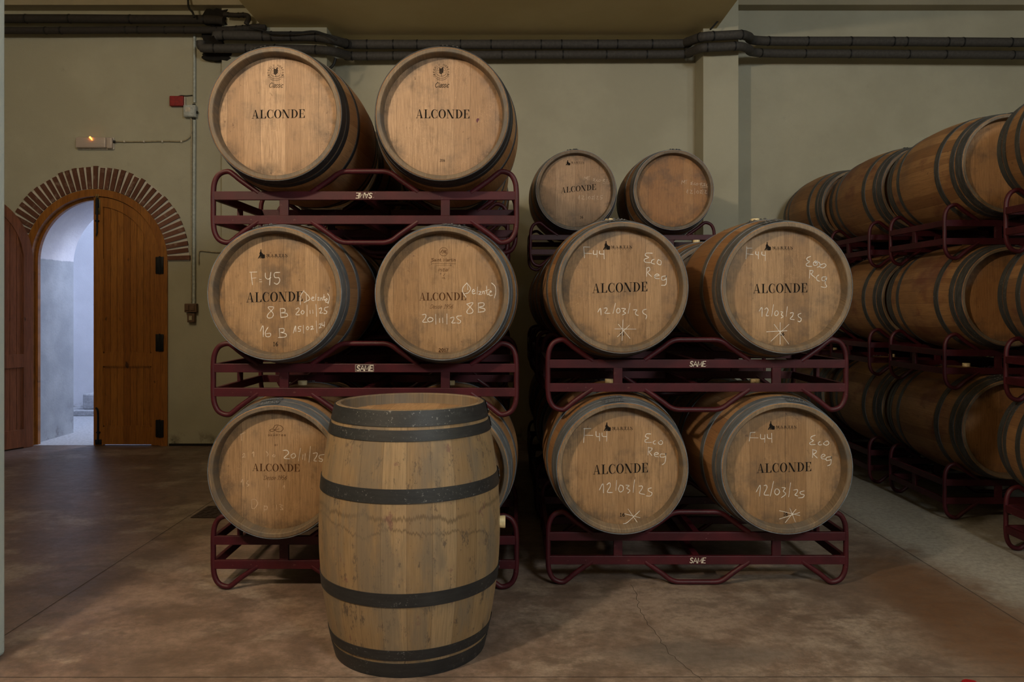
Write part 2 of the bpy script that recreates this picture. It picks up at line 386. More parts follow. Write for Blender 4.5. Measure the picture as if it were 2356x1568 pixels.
# ------------------------------------------------------------------ setting
WB, WP, WM, WR = 7.315, 7.25, 7.60, 7.65       # wall planes (left bay, left pier, middle bay, right bay)
TOP = 4.45
m = MB()
m.add([(-7, -5, 0), (6, -5, 0), (6, 10, 0), (-7, 10, 0)], [(0, 1, 2, 3)])
def strip(pts, wd, z=.0012, mi=1):
    for (a, b) in zip(pts[:-1], pts[1:]):
        a = Vector((*a, z)); b = Vector((*b, z)); n = (b-a).cross(Vector((0,0,1))).normalized()*wd/2
        m.add([a-n, b-n, b+n, a+n], [(0, 1, 2, 3)], mi)
strip([(-2.03, -3), (-2.03, 7.2)], .004); strip([(2.12, -3), (2.12, 7.5)], .004); strip([(-7, 2.742), (6, 2.752)], .003)
random.seed(3)
cr = [(.565, 3.66), (.57, 3.5), (.55, 3.36), (.565, 3.2), (.585, 3.05), (.60, 2.93), (.63, 2.82), (.68, 2.7)]
cr2 = []
for a, b in zip(cr[:-1], cr[1:]):
    for k in range(5): cr2.append((a[0]+(b[0]-a[0])*k/5+random.uniform(-.008, .008), a[1]+(b[1]-a[1])*k/5))
strip(cr2, .002)
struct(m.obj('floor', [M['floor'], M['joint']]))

AX, AZ, RF, RI = -3.93, 1.747, .678, .61      # arch centre, spring height, frame outer / inner radius
# left bay wall with the arched opening
m = MB()
N = 40
def arc(r, n=N, a0=PI, a1=0.0): return [(AX + r*math.cos(a0+(a1-a0)*i/n), AZ + r*math.sin(a0+(a1-a0)*i/n)) for i in range(n+1)]
ro = RF - .005
m.add([(-7, WB, 0), (AX-ro, WB, 0), (AX-ro, WB, TOP), (-7, WB, TOP)], [(0, 1, 2, 3)])
m.add([(AX+ro, WB, 0), (-2.62, WB, 0), (-2.62, WB, TOP), (AX+ro, WB, TOP)], [(0, 1, 2, 3)])
a = arc(ro)
for p, q in zip(a[:-1], a[1:]): m.add([(p[0], WB, p[1]), (q[0], WB, q[1]), (q[0], WB, TOP), (p[0], WB, TOP)], [(0, 1, 2, 3)])
struct(m.obj('wall_back', M['wall']))
# piers and bays
m = MB(); m.box(-2.72, -1.735, WP, 8.0, 0, TOP); struct(m.obj('wall_pier_left', M['wall']))
m = MB(); m.box(1.80, 2.13, 7.28, 8.0, 0, TOP); struct(m.obj('wall_pier_right', M['wall']))
m = MB(); m.box(-1.80, 1.9, WM, 8.0, 0, TOP); struct(m.obj('wall_middle', M['wall']))
m = MB(); m.box(2.0, 6, WR, 8.0, 0, TOP); struct(m.obj('wall_right', M['wall']))
m = MB(); m.box(5.6, 5.9, -5, 7.7, 0, TOP); struct(m.obj('wall_side', M['wall']))
m = MB(); m.box(-6.9, -6.6, -5, 7.3, 0, TOP); struct(m.obj('wall_far_left', M['wall']))
m = MB(); m.box(-6.6, -1.921, 2.52, 2.937, 0, 4.4, 0, .012); struct(m.obj('wall_left', M['col']))
# ceiling: high bays either side of a lower slab
m = MB(); m.box(-7, -2.34, -5, 8, 4.4, 4.55); m.box(1.93, 6, -5, 8, 4.4, 4.55); struct(m.obj('ceiling', M['slab']))
m = MB(); m.box(-2.34, 1.93, -5, 7.62, 3.93, 4.55, 0, .012); struct(m.obj('ceiling_slab', M['slab']))
m = MB(); m.prism([(WB+.01, 4.11), (7.17, 4.11), (7.15, 4.15), (7.15, 4.42), (WB+.01, 4.42)], 'x', -6.6, -2.36); struct(m.obj('trim_1', M['cornice']))
m = MB(); m.prism([(WR+.01, 4.24), (7.50, 4.24), (7.48, 4.28), (7.48, 4.42), (WR+.01, 4.42)], 'x', 2.13, 5.6); struct(m.obj('trim_2', M['cornice']))
# thin dark line along the base of the wall
m = MB(); m.box(AX+RF+.01, -2.73, WB-.006, WB+.01, 0, .022); struct(m.obj('wall_base_line', M['hole']))

# passage behind the door: barrel vault, floor, stairwell
m = MB(); R2 = .645; YE = 8.07
a = arc(R2, 32); path = [(AX-R2, 0)] + a + [(AX+R2, 0)]
n = len(path)
m.add([(p[0], WB+.02, p[1]) for p in path] + [(p[0], YE, p[1]) for p in path], [(k, k+1, n+k+1, n+k) for k in range(n-1)], 0, True)
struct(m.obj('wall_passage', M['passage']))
m = MB()
a = arc(R2, 32)
m.add([(-6, YE, 0), (AX-R2, YE, 0), (AX-R2, YE, 4), (-6, YE, 4)], [(0, 1, 2, 3)])
m.add([(AX+R2, YE, 0), (-1.8, YE, 0), (-1.8, YE, 4), (AX+R2, YE, 4)], [(0, 1, 2, 3)])
for p, q in zip(a[:-1], a[1:]): m.add([(p[0], YE, p[1]), (q[0], YE, q[1]), (q[0], YE, 4), (p[0], YE, 4)], [(0, 1, 2, 3)])
m.box(-6.2, -1.8, 9.62, 9.8, 0, 4); m.box(-6.2, -6.0, YE, 9.7, 0, 4); m.box(-1.8, -1.6, YE, 9.8, 0, 4); m.box(-6.2, -1.6, YE, 9.8, 4, 4.1)
struct(m.obj('wall_stairwell', M['stairwall']))
m = MB(); m.box(-5.45, -1.85, 9.28, 9.61, 0, .07, 0, .012); m.box(-5.20, -1.85, 9.36, 9.615, .07, .26, 0, .02); m.box(-4.99, -1.85, 9.44, 9.615, .26, .44, 0, .02); m.box(-4.75, -1.85, 9.5, 9.615, .44, .62, 0, .02)
struct(m.obj('trim_stair', M['step_clean']))
m = MB(); m.add([(AX-R2, WB+.02, .002), (AX+R2, WB+.02, .002), (AX+R2, YE, .002), (AX-R2, YE, .002)], [(0, 1, 2, 3)]); m.add([(-6.2, YE, .002), (-1.6, YE, .002), (-1.6, 9.7, .002), (-6.2, 9.7, .002)], [(0, 1, 2, 3)]); struct(m.obj('floor_passage', M['step_clean']))

# brick arch
m = MB(); mm = MB()
nb = 41
for i in range(nb):
    a0 = PI*(i+.13)/nb; a1 = PI*(i+.87)/nb; am = (a0+a1)/2
    r0, r1 = RF+.004, .888 + random.uniform(-.010, .006)
    j = random.uniform(-.004, .004); hw0 = (a1-a0)/2*r0*.96; hw1 = (a1-a0)/2*r1*.80
    d = Vector((math.cos(am), math.sin(am))); n = Vector((-d.y, d.x)); c = Vector((AX, AZ))
    pts = [c+d*r0-n*hw0, c+d*r1-n*(hw1+j), c+d*r1+n*(hw1-j), c+d*r0+n*hw0]
    m.prism([tuple(p) for p in pts], 'y', WB-.022+random.uniform(-.004, .004), WB-.001)
a = arc(RF, 60); b = arc(.884, 60)
for i in range(60):
    p, q, r_, s_ = a[i], a[i+1], b[i+1], b[i]
    mm.add([(p[0], WB-.009, p[1]), (q[0], WB-.009, q[1]), (r_[0], WB-.009, r_[1]), (s_[0], WB-.009, s_[1])], [(0, 1, 2, 3)])
    mm.add([(s_[0], WB-.009, s_[1]), (r_[0], WB-.009, r_[1]), (r_[0], WB-.001, r_[1]), (s_[0], WB-.001, s_[1])], [(0, 1, 2, 3)])
ba = thing('brick_arch', 'red brick arch with pale mortar over the wooden double door', 'brick arch', (AX, WB, AZ))
m.obj('bricks', M['brick'], ba, (-AX, -WB, -AZ)); mm.obj('mortar', M['mortar'], ba, (-AX, -WB, -AZ))

# ------------------------------------------------------------------ doors
def arched(r, x0, x1, z0, n=24):
    """outline (x,z) of the shape between x0 and x1 under a semicircle of radius r at the arch centre (local: arch centre x=0)"""
    pts = [(x0, z0), (x1, z0)]
    for i in range(n+1):
        x = x1 + (x0-x1)*i/n; pts.append((x, AZ + math.sqrt(max(r*r-x*x, 0))))
    return pts
# frame
m = MB()
fo = [(AX-RF, 0)] + arc(RF, 48) + [(AX+RF, 0)]; fi = [(AX-RI, 0)] + arc(RI, 48) + [(AX+RI, 0)]
y0, y1 = WB-.015, WB+.08
for i in range(len(fo)-1):
    A, B, C, D = fo[i], fo[i+1], fi[i+1], fi[i]
    m.add([(A[0], y0, A[1]), (B[0], y0, B[1]), (C[0], y0, C[1]), (D[0], y0, D[1]), (A[0], y1, A[1]), (B[0], y1, B[1]), (C[0], y1, C[1]), (D[0], y1, D[1])],
          [(0, 1, 2, 3), (3, 2, 6, 7), (0, 4, 5, 1), (4, 7, 6, 5)])
for (ra, rb_, ya, yb) in ((RI+.004, RI-.026, WB+.052, WB+.092),):
    fo = [(AX-ra, 0)] + arc(ra, 48) + [(AX+ra, 0)]; fi = [(AX-rb_, 0)] + arc(rb_, 48) + [(AX+rb_, 0)]
    for i in range(len(fo)-1):
        A, B, C, D = fo[i], fo[i+1], fi[i+1], fi[i]
        m.add([(A[0], ya, A[1]), (B[0], ya, B[1]), (C[0], ya, C[1]), (D[0], ya, D[1]), (D[0], yb, D[1]), (C[0], yb, C[1])], [(0, 1, 2, 3), (3, 2, 5, 4)])
struct(m.obj('door_3', M['door']))

def leaf(name, x0, x1, mat, root):
    """leaf panel set between local x0 (hinge or meeting side) and x1 under the arch; front face at y=0, thickness .045"""
    rr = RI-.006; st = .088
    lo, hi = min(x0, x1), max(x0, x1)
    body = MB()
    # panelled core: tongue-and-groove boards
    pw = .0625; k = math.floor((lo+st)/pw)*pw
    x = lo+st-.005
    while x < hi-st+.004:
        nx = min((math.floor(x/pw+1e-6)+1)*pw, hi-st+.005)
        if nx-x > .006:
            g = .0022
            pts = [(x+g, .15), (nx-g, .15), (nx-g, AZ+math.sqrt(max((rr-st+.01)**2-(nx-g)**2, 0))), (x+g, AZ+math.sqrt(max((rr-st+.01)**2-(x+g)**2, 0)))]
            body.prism(pts, 'y', .014, .04)
        x = nx
    body.prism([(lo+.02, .1), (hi-.02, .1), (hi-.02, AZ+.05), (lo+.02, AZ+.05)], 'y', .02, .036)
    pn = arched(rr-st+.02, lo+st-.02, hi-st+.02, AZ); body.prism(pn, 'y', .02, .036)
    body.obj('panel_boards', mat, root)
    fr = MB()
    # stiles, rails, arched top rail
    inner = rr-st
    def top(xx, r): return AZ+math.sqrt(max(r*r-xx*xx, 0))
    for (a, b) in ((lo, lo+st), (hi-st, hi)):
        n = 10; xs = [a+(b-a)*i/n for i in range(n+1)]
        pts = [(a, .003), (b, .003)] + [(xx, top(xx, rr)) for xx in reversed(xs)]
        fr.prism(pts, 'y', 0, .045)
    n = 30; xs = [lo+st*.9+(hi-lo-st*1.8)*i/n for i in range(n+1)]
    for a, b in zip(xs[:-1], xs[1:]):
        fr.prism([(a, top(a, inner)), (b, top(b, inner)), (b, top(b, rr)), (a, top(a, rr))], 'y', 0.0002, .0448)
    for (z0, z1) in ((.012, .178), (.752, .875)):
        fr.box(lo+st-.002, hi-st+.002, .0003, .0447, z0, z1)
    for (z0, z1) in ((.178, .19), (.74, .752), (.875, .887)):
        fr.box(lo+st, hi-st, .007, .02, z0, z1)
    for xx in (lo+st, hi-st-.012): fr.box(xx, xx+.012, .007, .02, .178, AZ+.02)
    fr.obj('leaf_frame', mat, root)
# right leaf, closed
dr = link('door_1', None, None, (AX, WB+.004, 0)); struct(dr)
leaf('door_1', -.028, RI-.004, M['door'], dr)
for z in (.16, .97, 1.70):
    h = MB(); h.box(RI-.048, RI-.008, -.012, .002, z-.075, z+.085, 0, .003); h.box(RI+.0, RI+.034, -.031, -.019, z-.075, z+.085, 0, .003); h.tube([(RI-.004, -.020, z-.08), (RI-.004, -.020, z+.09)], .008, 10)
    h.obj('hinge', M['iron'], dr)
bl = MB(); bl.tube([(.012, -.014, AZ+.26), (.012, -.014, AZ+.60)], .008, 10); bl.box(-.006, .03, -.008, .0, AZ+.50, AZ+.58, 0, .003); bl.box(-.004, .028, -.022, 0, AZ+.37, AZ+.385, 0, .003); bl.tube([(.010, -.014, AZ+.26), (.006, -.018, AZ+.23)], [.009, .003], 8)
o = bl.obj('slide_bolt', M['iron'], dr); o['label'] = 'black iron slide bolt'
pl = MB(); pl.box(-.012, .036, -.006, .001, AZ+.44, AZ+.585, 0, .003); pl.tube([(.004, -.016, AZ+.595), (.004, -.016, AZ+.63)], .006, 8); pl.tube([(.022, -.016, AZ+.595), (.022, -.016, AZ+.63)], .006, 8)
pl.obj('bolt_plate', M['brass'], dr)
bl = MB(); bl.tube(catmull([(.0, -.012, .36), (.02, -.016, .33), (.022, -.016, .2), (.018, -.014, .03)]), .009, 8); bl.box(.004, .038, -.02, 0, .12, .135, 0, .003); bl.box(-.01, .05, -.012, .0, .012, .06, 0, .003)
bl.obj('foot_bolt', M['iron'], dr)
# left leaf, swung open into the room
ang = math.atan2(-.21, -.10)
dl = link('door_2', None, None, (AX-RI+.002, WB-.02, 0), (0, 0, ang)); struct(dl)
dsub = MB()
# rebuilt in hinge-local coordinates: local x = distance from hinge; arch centre at x = RI
def leaf_open(root, mat):
    rr = RI-.006; st = .088; W = .60
    def top(xx, r): d = RI-xx; return AZ+math.sqrt(max(r*r-d*d, 0))
    fr = MB()
    n = 14
    for (a, b) in ((.006, .006+st), (W-st, W)):
        xs = [a+(b-a)*i/n for i in range(n+1)]
        fr.prism([(a, .003), (b, .003)] + [(xx, top(xx, rr)) for xx in reversed(xs)], 'y', 0, .045)
    xs = [.05+(W-.1)*i/30 for i in range(31)]
    for a, b in zip(xs[:-1], xs[1:]):
        fr.prism([(a, max(top(a, rr-st), AZ-.0)), (b, max(top(b, rr-st), AZ)), (b, top(b, rr)), (a, top(a, rr))], 'y', .0002, .0448)
    for (z0, z1) in ((.012, .178), (.752, .875)): fr.box(.006+st-.002, W-st+.002, .0003, .0447, z0, z1)
    fr.obj('leaf_frame', mat, root)
    bd = MB(); x = .09
    while x < W-st:
        nx = min(x+.0625, W-st+.004)
        bd.prism([(x+.002, .15), (nx-.002, .15), (nx-.002, top(nx, rr-st)+.01), (x+.002, top(x, rr-st)+.01)], 'y', .012, .034); x = nx
    bd.box(.08, W-.08, .018, .028, .1, AZ)
    bd.obj('panel_boards', mat, root)
leaf_open(dl, M['door2'])

# ------------------------------------------------------------------ wall fittings
def wx(px, Y): return (px-CX)/FPX*Y
def wz(py, Y): return CAMZ-(py-HY)/FPX*Y
Y = WB
el = thing('emergency_light', 'cream oblong emergency light with a glowing orange bulb above the door arch', 'emergency light', (wx(222, Y), Y, wz(345, Y)))
ex, ez = wx(222, Y), wz(345, Y)
m = MB(); m.box(-.175, .175, -.018, 0, .0, .118, 0, .008); m.obj('housing', M['plastic'], el)
m = MB()
m.box(-.170, .116, -.060, -.016, .010, .112, 0, .014)
for i in range(7):
    z0 = .022+i*.0125; m.tube([(-.150, -.0595, z0), (.10, -.0595, z0)], .0022, 6)
m.box(.118, .172, -.055, -.016, .006, .110, 0, .012); m.obj('diffuser', M['lens'], el)
m = MB(); bm = bmesh.new(); bmesh.ops.create_uvsphere(bm, u_segments=16, v_segments=10, radius=.0085)
m.add([v.co+Vector((-.022, -.071, .104)) for v in bm.verts], [[v.index for v in f.verts] for f in bm.faces], 0, True); bm.free()
m.tube([(-.022, -.071, .104), (-.012, -.069, .092), (-.004, -.067, .078)], [.007, .005, .0015], 8); m.obj('bulb', M['bulb'], el)
m = MB(); m.tube([(.172, -.03, .075), (.19, -.02, .073)], .012, 10); m.obj('cable_gland', M['tie'], el)
# cable to the emergency light
m = MB(); pts = [(268, 326), (300, 326.5), (340, 326), (380, 325), (415, 325.5), (430, 322), (440, 312), (443, 298), (442, 280), (440, 272)]
m.tube([(p.x, WB-.014, p.z) for p in catmull([(wx(a, Y), 0, wz(b, Y)) for a, b in pts], 6)], .0065, 8)
cb = thing('cable', 'thin cream cable running right from the emergency light to the junction box', 'cable', (wx(268, Y), WB, wz(326, Y)))
m.obj('cord', M['cable'], cb, tuple(-k for k in cb.location))
for px in (288, 333, 375, 419):
    c = MB(); c.box(wx(px, Y)-.008, wx(px, Y)+.008, WB-.024, WB, wz(326, Y)-.010, wz(326, Y)+.010, 0, .004); c.obj('cable_clip', M['plastic'], cb, tuple(-k for k in cb.location))
m = MB(); pts = [(458, 608), (458, 595), (458, 584), (461, 577), (470, 577), (485, 579), (500, 580), (530, 580)]
m.tube([(p.x, WB-.012 if p.x < -2.73 else WP-.012, p.z) for p in catmull([(wx(a, Y), 0, wz(b, Y)) for a, b in pts], 6)], .006, 8)
tag(m.obj('cable', M['cable']), 'thin cable bending right off the conduit above the wall switches', 'cable')
# conduit
m = MB(); m.tube([(wx(449, Y), WB-.018, wz(80, Y)), (wx(449, Y), WB-.018, wz(237, Y))], .012, 12); m.tube([(wx(449, Y), WB-.018, wz(277, Y)), (wx(448, Y), WB-.018, wz(500, Y)), (wx(448, Y), WB-.018, wz(699, Y))], .014, 12)
tag(m.obj('conduit', M['conduit']), 'grey vertical conduit on the cream wall right of the door arch', 'conduit')
m = MB(); m.tube([(wx(442.2, Y), WB-.010, wz(275, Y)), (wx(441.3, Y), WB-.010, wz(695, Y))], .007, 8)
tag(m.obj('cable', M['cable']), 'tan vertical cable close beside the grey conduit right of the arch', 'cable')
jb = thing('junction_box', 'grey square junction box on the conduit beside the red alarm box', 'junction box', (wx(441, Y), WB, wz(272, Y)))
m = MB(); m.box(-.058, .058, -.055, 0, 0, .115, 0, .008); m.obj('housing', M['boxgrey'], jb)
m = MB(); m.box(-.052, .052, -.062, -.054, .006, .109, 0, .003)
for sx in (-.04, .04):
    for sz in (.018, .097): m.tube([(sx, -.066, sz), (sx, -.06, sz)], .005, 8)
m.obj('cover', M['boxgrey'], jb)
m = MB(); m.box(-.032, .012, -.0635, -.061, .048, .088); o = m.obj('worn_label', M['plastic'], jb); o['label'] = 'pale worn paper label'
m = MB(); m.tube([(.03, -.02, .115), (.03, -.02, .13)], .014, 10); m.tube([(.03, -.02, -.015), (.03, -.02, 0)], .014, 10); m.tube([(.058, -.025, .05), (.068, -.025, .05)], .013, 10); m.obj('cable_gland', M['tie'], jb)
al = thing('alarm_box', 'small flat red alarm box on the wall left of the conduit', 'alarm box', (wx(411, Y), WB, wz(246, Y)))
m = MB(); m.box(-.068, .062, -.045, 0, 0, .094, 0, .005); m.obj('housing', M['red'], al)
m = MB(); m.box(.063, .073, -.03, 0, .004, .09, 0, .003); m.obj('side_bracket', M['plastic'], al)
m = MB(); m.tube(catmull([(.0, -.02, .094), (.03, -.018, .104), (.08, -.015, .102), (.135, -.012, .108)]), .004, 6); m.obj('lead_wire', M['tie'], al)
sw = thing('wall_switch', 'brown twin light switch box at the foot of the conduit', 'wall switch', (wx(443, Y), WB, wz(718, Y)))
m = MB(); m.box(-.058, .055, -.05, 0, 0, .082, 0, .006); m.obj('housing', M['brownpl'], sw)
for sx in (-.031, .022):
    m = MB(); m.box(sx-.018, sx+.018, -.058, -.049, .016, .068, 0, .004); m.obj('rocker', M['brownpl'], sw)
sk = thing('wall_socket', 'small brown socket box right under the twin light switch', 'wall socket', (wx(443, Y), WB, wz(741, Y)))
m = MB(); m.box(-.034, .036, -.045, 0, 0, .086, 0, .006); m.obj('housing', M['brownpl'], sk)
m = MB(); m.box(-.016, .016, -.052, -.044, .02, .064, 0, .004); m.obj('cover', M['cable'], sk)

# pipes
def pipe(name, pts, r, label, mat, ties, Yo):
    P = []
    for (px, py, yy) in pts: P.append((wx(px, yy), yy, wz(py, yy)))
    Pm = catmull(P, 6)
    root = thing(name, label, 'pipe', tuple(P[0]))
    off = tuple(-k for k in P[0])
    mb = MB(); mb.tube(Pm, r, 14); mb.obj('insulation', mat, root, off)
    # rings at given pixel columns
    for tx in ties:
        for a, b in zip(Pm[:-1], Pm[1:]):
            xa = CX+a.x/a.y*FPX; xb = CX+b.x/b.y*FPX
            if min(xa, xb) <= tx < max(xa, xb):
                f = (tx-xa)/(xb-xa); c = a.lerp(b, f); d = (b-a).normalized()
                t_ = MB(); t_.tube([c-d*.006, c+d*.006], r+.003, 14); t_.obj('tie', M['tie'], root, off)
                break
    return root
yL = 7.2
p1 = pipe('pipe', [(-30, 43, yL), (150, 43, yL), (300, 44, yL), (480, 45, yL), (515, 48, yL)], .040, 'upper black insulated pipe above the door, ending at the dark clump', M['pipe_old'], [60, 160, 300, 470], 0)
p2 = pipe('pipe', [(-30, 70, yL), (150, 70, yL), (300, 69, yL), (430, 69, yL), (520, 69, yL), (600, 62, yL), (612, 61, yL)], .032, 'lower black insulated pipe above the door, under the upper one', M['pipe_old'], [105, 140, 290, 318, 380, 425, 500, 545, 560], 0)
p3 = pipe('pipe', [(496, 83, 7.13), (510, 81, 7.13), (620, 83, 7.15), (720, 84, 7.16), (762, 91, 7.17), (800, 101, 7.40), (830, 102, 7.44), (1200, 102, 7.44), (1550, 101, 7.44), (1582, 96, 7.38), (1616, 85, 7.15), (1660, 82, 7.14), (1705, 80, 7.14), (1722, 84, 7.25), (1755, 94, 7.42), (2000, 95, 7.44), (2400, 98, 7.44)], .043, 'upper dark insulated pipe running along the wall above the stacks', M['pipe'], [515, 605, 625, 670, 727, 795, 845, 905, 960, 1060, 1130, 1245, 1292, 1375, 1420, 1500, 1575, 1612, 1640, 1705, 1768, 1858, 1957, 2055, 2085, 2180, 2215, 2325], 0)
p4 = pipe('pipe', [(462, 95, 7.13), (464, 108, 7.13), (480, 111, 7.13), (600, 112, 7.15), (720, 114, 7.16), (762, 118, 7.17), (800, 127, 7.40), (830, 129, 7.44), (1200, 126, 7.44), (1550, 125, 7.44), (1585, 120, 7.38), (1618, 110, 7.15), (1660, 108, 7.14), (1700, 106, 7.14), (1722, 112, 7.25), (1755, 122, 7.42), (2000, 124, 7.44), (2400, 127, 7.44)], .040, 'lower dark insulated pipe running along the wall above the stacks', M['pipe'], [493, 567, 633, 727, 810, 845, 905, 1155, 1232, 1295, 1395, 1488, 1575, 1628, 1690, 1750, 1852, 1955, 2090, 2175, 2330], 0)
p5 = pipe('pipe', [(515, 33, 7.15), (540, 35, 7.15), (566, 35, 7.15), (572, 42, 7.15), (566, 56, 7.15)], .022, 'short thin black pipe elbow beside the sloping slab edge, top left', M['pipe_old'], [525, 549, 560], 0)
# ragged dark openings the pipes come out of
def ragged(name, cx, cy, rx, ry, yy, label, seed):
    random.seed(seed); mb = MB(); pts = []
    for i in range(26):
        a = 2*PI*i/26; k = 1+random.uniform(-.16, .14)
        sq = max(abs(math.cos(a)), abs(math.sin(a)))
        pts.append((wx(cx, yy)+math.cos(a)/sq*rx*k, wz(cy, yy)+math.sin(a)/sq*ry*k))
    mb.prism(pts, 'y', yy-.01, yy+.04)
    return struct(mb.obj(name, M['hole']))
ragged('trim_3', 498, 128, .135, .045, WP, '', 5); ragged('trim_4', 495, 40, .11, .075, WP, '', 9); ragged('trim_5', 490, 96, .10, .09, WP, '', 12)
def wire(pts, yy, r, label, mat=None):
    mb = MB(); mb.tube(catmull([(wx(a, yy), yy, wz(b, yy)) for a, b in pts], 6), r, 8)
    return tag(mb.obj('cable', mat or M['tie']), label, 'cable')
wire([(433, -12), (433, 8), (436, 20), (443, 28), (447, 40)], 7.1, .010, 'black cable hanging from the ceiling corner onto the upper left pipe')
wire([(573, 62), (600, 68), (625, 76), (680, 76), (720, 72), (745, 78), (775, 92)], 7.05, .009, 'thin black cable looping over the pipes beside the slab edge')
wire([(772, 134), (770, 141), (767, 149), (760, 156), (753, 160)], 7.2, .014, 'black cable end dangling under the pipes left of the top right barrel')
wire([(1634, 68), (1640, 62), (1652, 48), (1662, 36)], 7.1, .008, 'short black cable rising to the slab edge, right of the ceiling slab')

# drain cover in the floor
dc = thing('drain_cover', 'dark rusty chequered floor drain cover left of the bottom barrel', 'drain cover', (-1.79, 4.95, 0))
m = MB(); m.box(-.21, .21, -.14, .14, 0, .006, 0, .002); m.obj('plate', M['grate'], dc)
m = MB()
for i in range(9):
    for j in range(6):
        x, y_ = -.18+i*.045, -.11+j*.044; s_ = 1 if (i+j) % 2 else -1
        m.tube([(x-.012, y_-.012*s_, .006), (x+.012, y_+.012*s_, .006)], .003, 6)
m.obj('tread', M['grate'], dc)
m = MB(); random.seed(4)
pts = [(1.600+.028*math.cos(a)*random.uniform(.7, 1.2), 2.705+.016*math.sin(a)*random.uniform(.7, 1.2)) for a in [2*PI*i/11 for i in range(11)]]
m.prism(pts, 'z', 0, .006); tag(m.obj('red_scrap', M['red']), 'tiny red scrap on the floor at the bottom right edge', 'scrap')

# ------------------------------------------------------------------ lettering
SERIF = {
 'A': (.92, [[(.09,0),(.135,0),(.46,.98),(.415,1)], [(.60,0),(.80,0),(.50,1),(.41,1)], [(.2,.29),(.64,.29),(.63,.335),(.215,.335)], [(0,0),(.25,0),(.25,.04),(0,.04)], [(.5,0),(.92,0),(.92,.04),(.5,.04)]]),
 'L': (.78, [[(.12,0),(.30,0),(.30,1),(.12,1)], [(0,.96),(.42,.96),(.42,1),(0,1)], [(0,0),(.75,0),(.75,.04),(0,.04)], [(.75,0),(.75,.3),(.715,.3),(.58,.04),(.58,0)]]),
 'N': (1.0, [[(.12,0),(.165,0),(.165,1),(.12,1)], [(.06,1),(.28,1),(.86,-.01),(.66,-.01)], [(.815,0),(.86,0),(.86,1),(.815,1)], [(0,.96),(.2,.96),(.2,1),(0,1)], [(0,0),(.29,0),(.29,.04),(0,.04)], [(.68,.96),(.99,.96),(.99,1),(.68,1)]]),
 'D': (.88, [[(.12,0),(.30,0),(.30,1),(.12,1)], [(0,0),(.4,0),(.4,.04),(0,.04)], [(0,.96),(.4,.96),(.4,1),(0,1)]]),
 'E': (.79, [[(.12,0),(.30,0),(.30,1),(.12,1)], [(0,.96),(.72,.96),(.72,1),(0,1)], [(0,0),(.75,0),(.75,.04),(0,.04)], [(.3,.48),(.55,.48),(.55,.52),(.3,.52)], [(.53,.34),(.565,.34),(.565,.66),(.53,.66)], [(.72,1),(.58,1),(.58,.96),(.69,.72),(.72,.72)], [(.75,0),(.75,.3),(.715,.3),(.6,.04),(.6,0)]]),
 'C': (.82, [[(.735,.62),(.775,.62),(.775,1),(.735,1)], [(.735,0),(.775,0),(.775,.34),(.735,.34)]]),
 'O': (.88, []),
}
SERIF['M'] = (1.15, [[(.12,0),(.19,0),(.19,1),(.12,1)], [(.10,1),(.32,1),(.62,.05),(.52,.05)], [(.88,1),(.80,1),(.53,.05),(.60,.05)], [(.80,0),(1.0,0),(1.0,1),(.80,1)], [(0,0),(.3,0),(.3,.08),(0,.08)], [(.7,0),(1.12,0),(1.12,.08),(.7,.08)]])
SERIF['T'] = (.85, [[(.33,0),(.52,0),(.52,1),(.33,1)], [(0,.92),(.85,.92),(.85,1),(0,1)], [(0,.7),(.06,.7),(.06,1),(0,1)], [(.79,.7),(.85,.7),(.85,1),(.79,1)], [(.2,0),(.65,0),(.65,.08),(.2,.08)]])
SERIF['I'] = (.45, [[(.13,0),(.32,0),(.32,1),(.13,1)], [(0,0),(.45,0),(.45,.08),(0,.08)], [(0,.92),(.45,.92),(.45,1),(0,1)]])
SERIF['R'] = (.88, [[(.12,0),(.30,0),(.30,1),(.12,1)], [(0,0),(.42,0),(.42,.08),(0,.08)], [(0,.92),(.4,.92),(.4,1),(0,1)], [(.38,.5),(.58,.5),(.88,0),(.66,0)]])
def ring(cx, cy, rx, ry, ix, iy, rix, riy, a0, a1, n=28):
    out = []
    for i in range(n):
        t0 = a0+(a1-a0)*i/n; t1 = a0+(a1-a0)*(i+1)/n
        out.append([(cx+rx*math.cos(t0), cy+ry*math.sin(t0)), (cx+rx*math.cos(t1), cy+ry*math.sin(t1)), (ix+rix*math.cos(t1), iy+riy*math.sin(t1)), (ix+rix*math.cos(t0), iy+riy*math.sin(t0))])
    return out
R_ = math.radians
SERIF['C'][1].extend(ring(.42, .5, .42, .515, .46, .5, .27, .47, R_(42), R_(318)))
SERIF['R'][1].extend(ring(.30, .74, .42, .26, .30, .74, .24, .18, -PI/2, PI/2, 14))
SERIF['O'][1].extend(ring(.44, .5, .44, .515, .44, .5, .25, .475, 0, 2*PI))
SERIF['D'][1].extend(ring(.30, .5, .55, .5, .30, .5, .36, .46, -PI/2, PI/2))
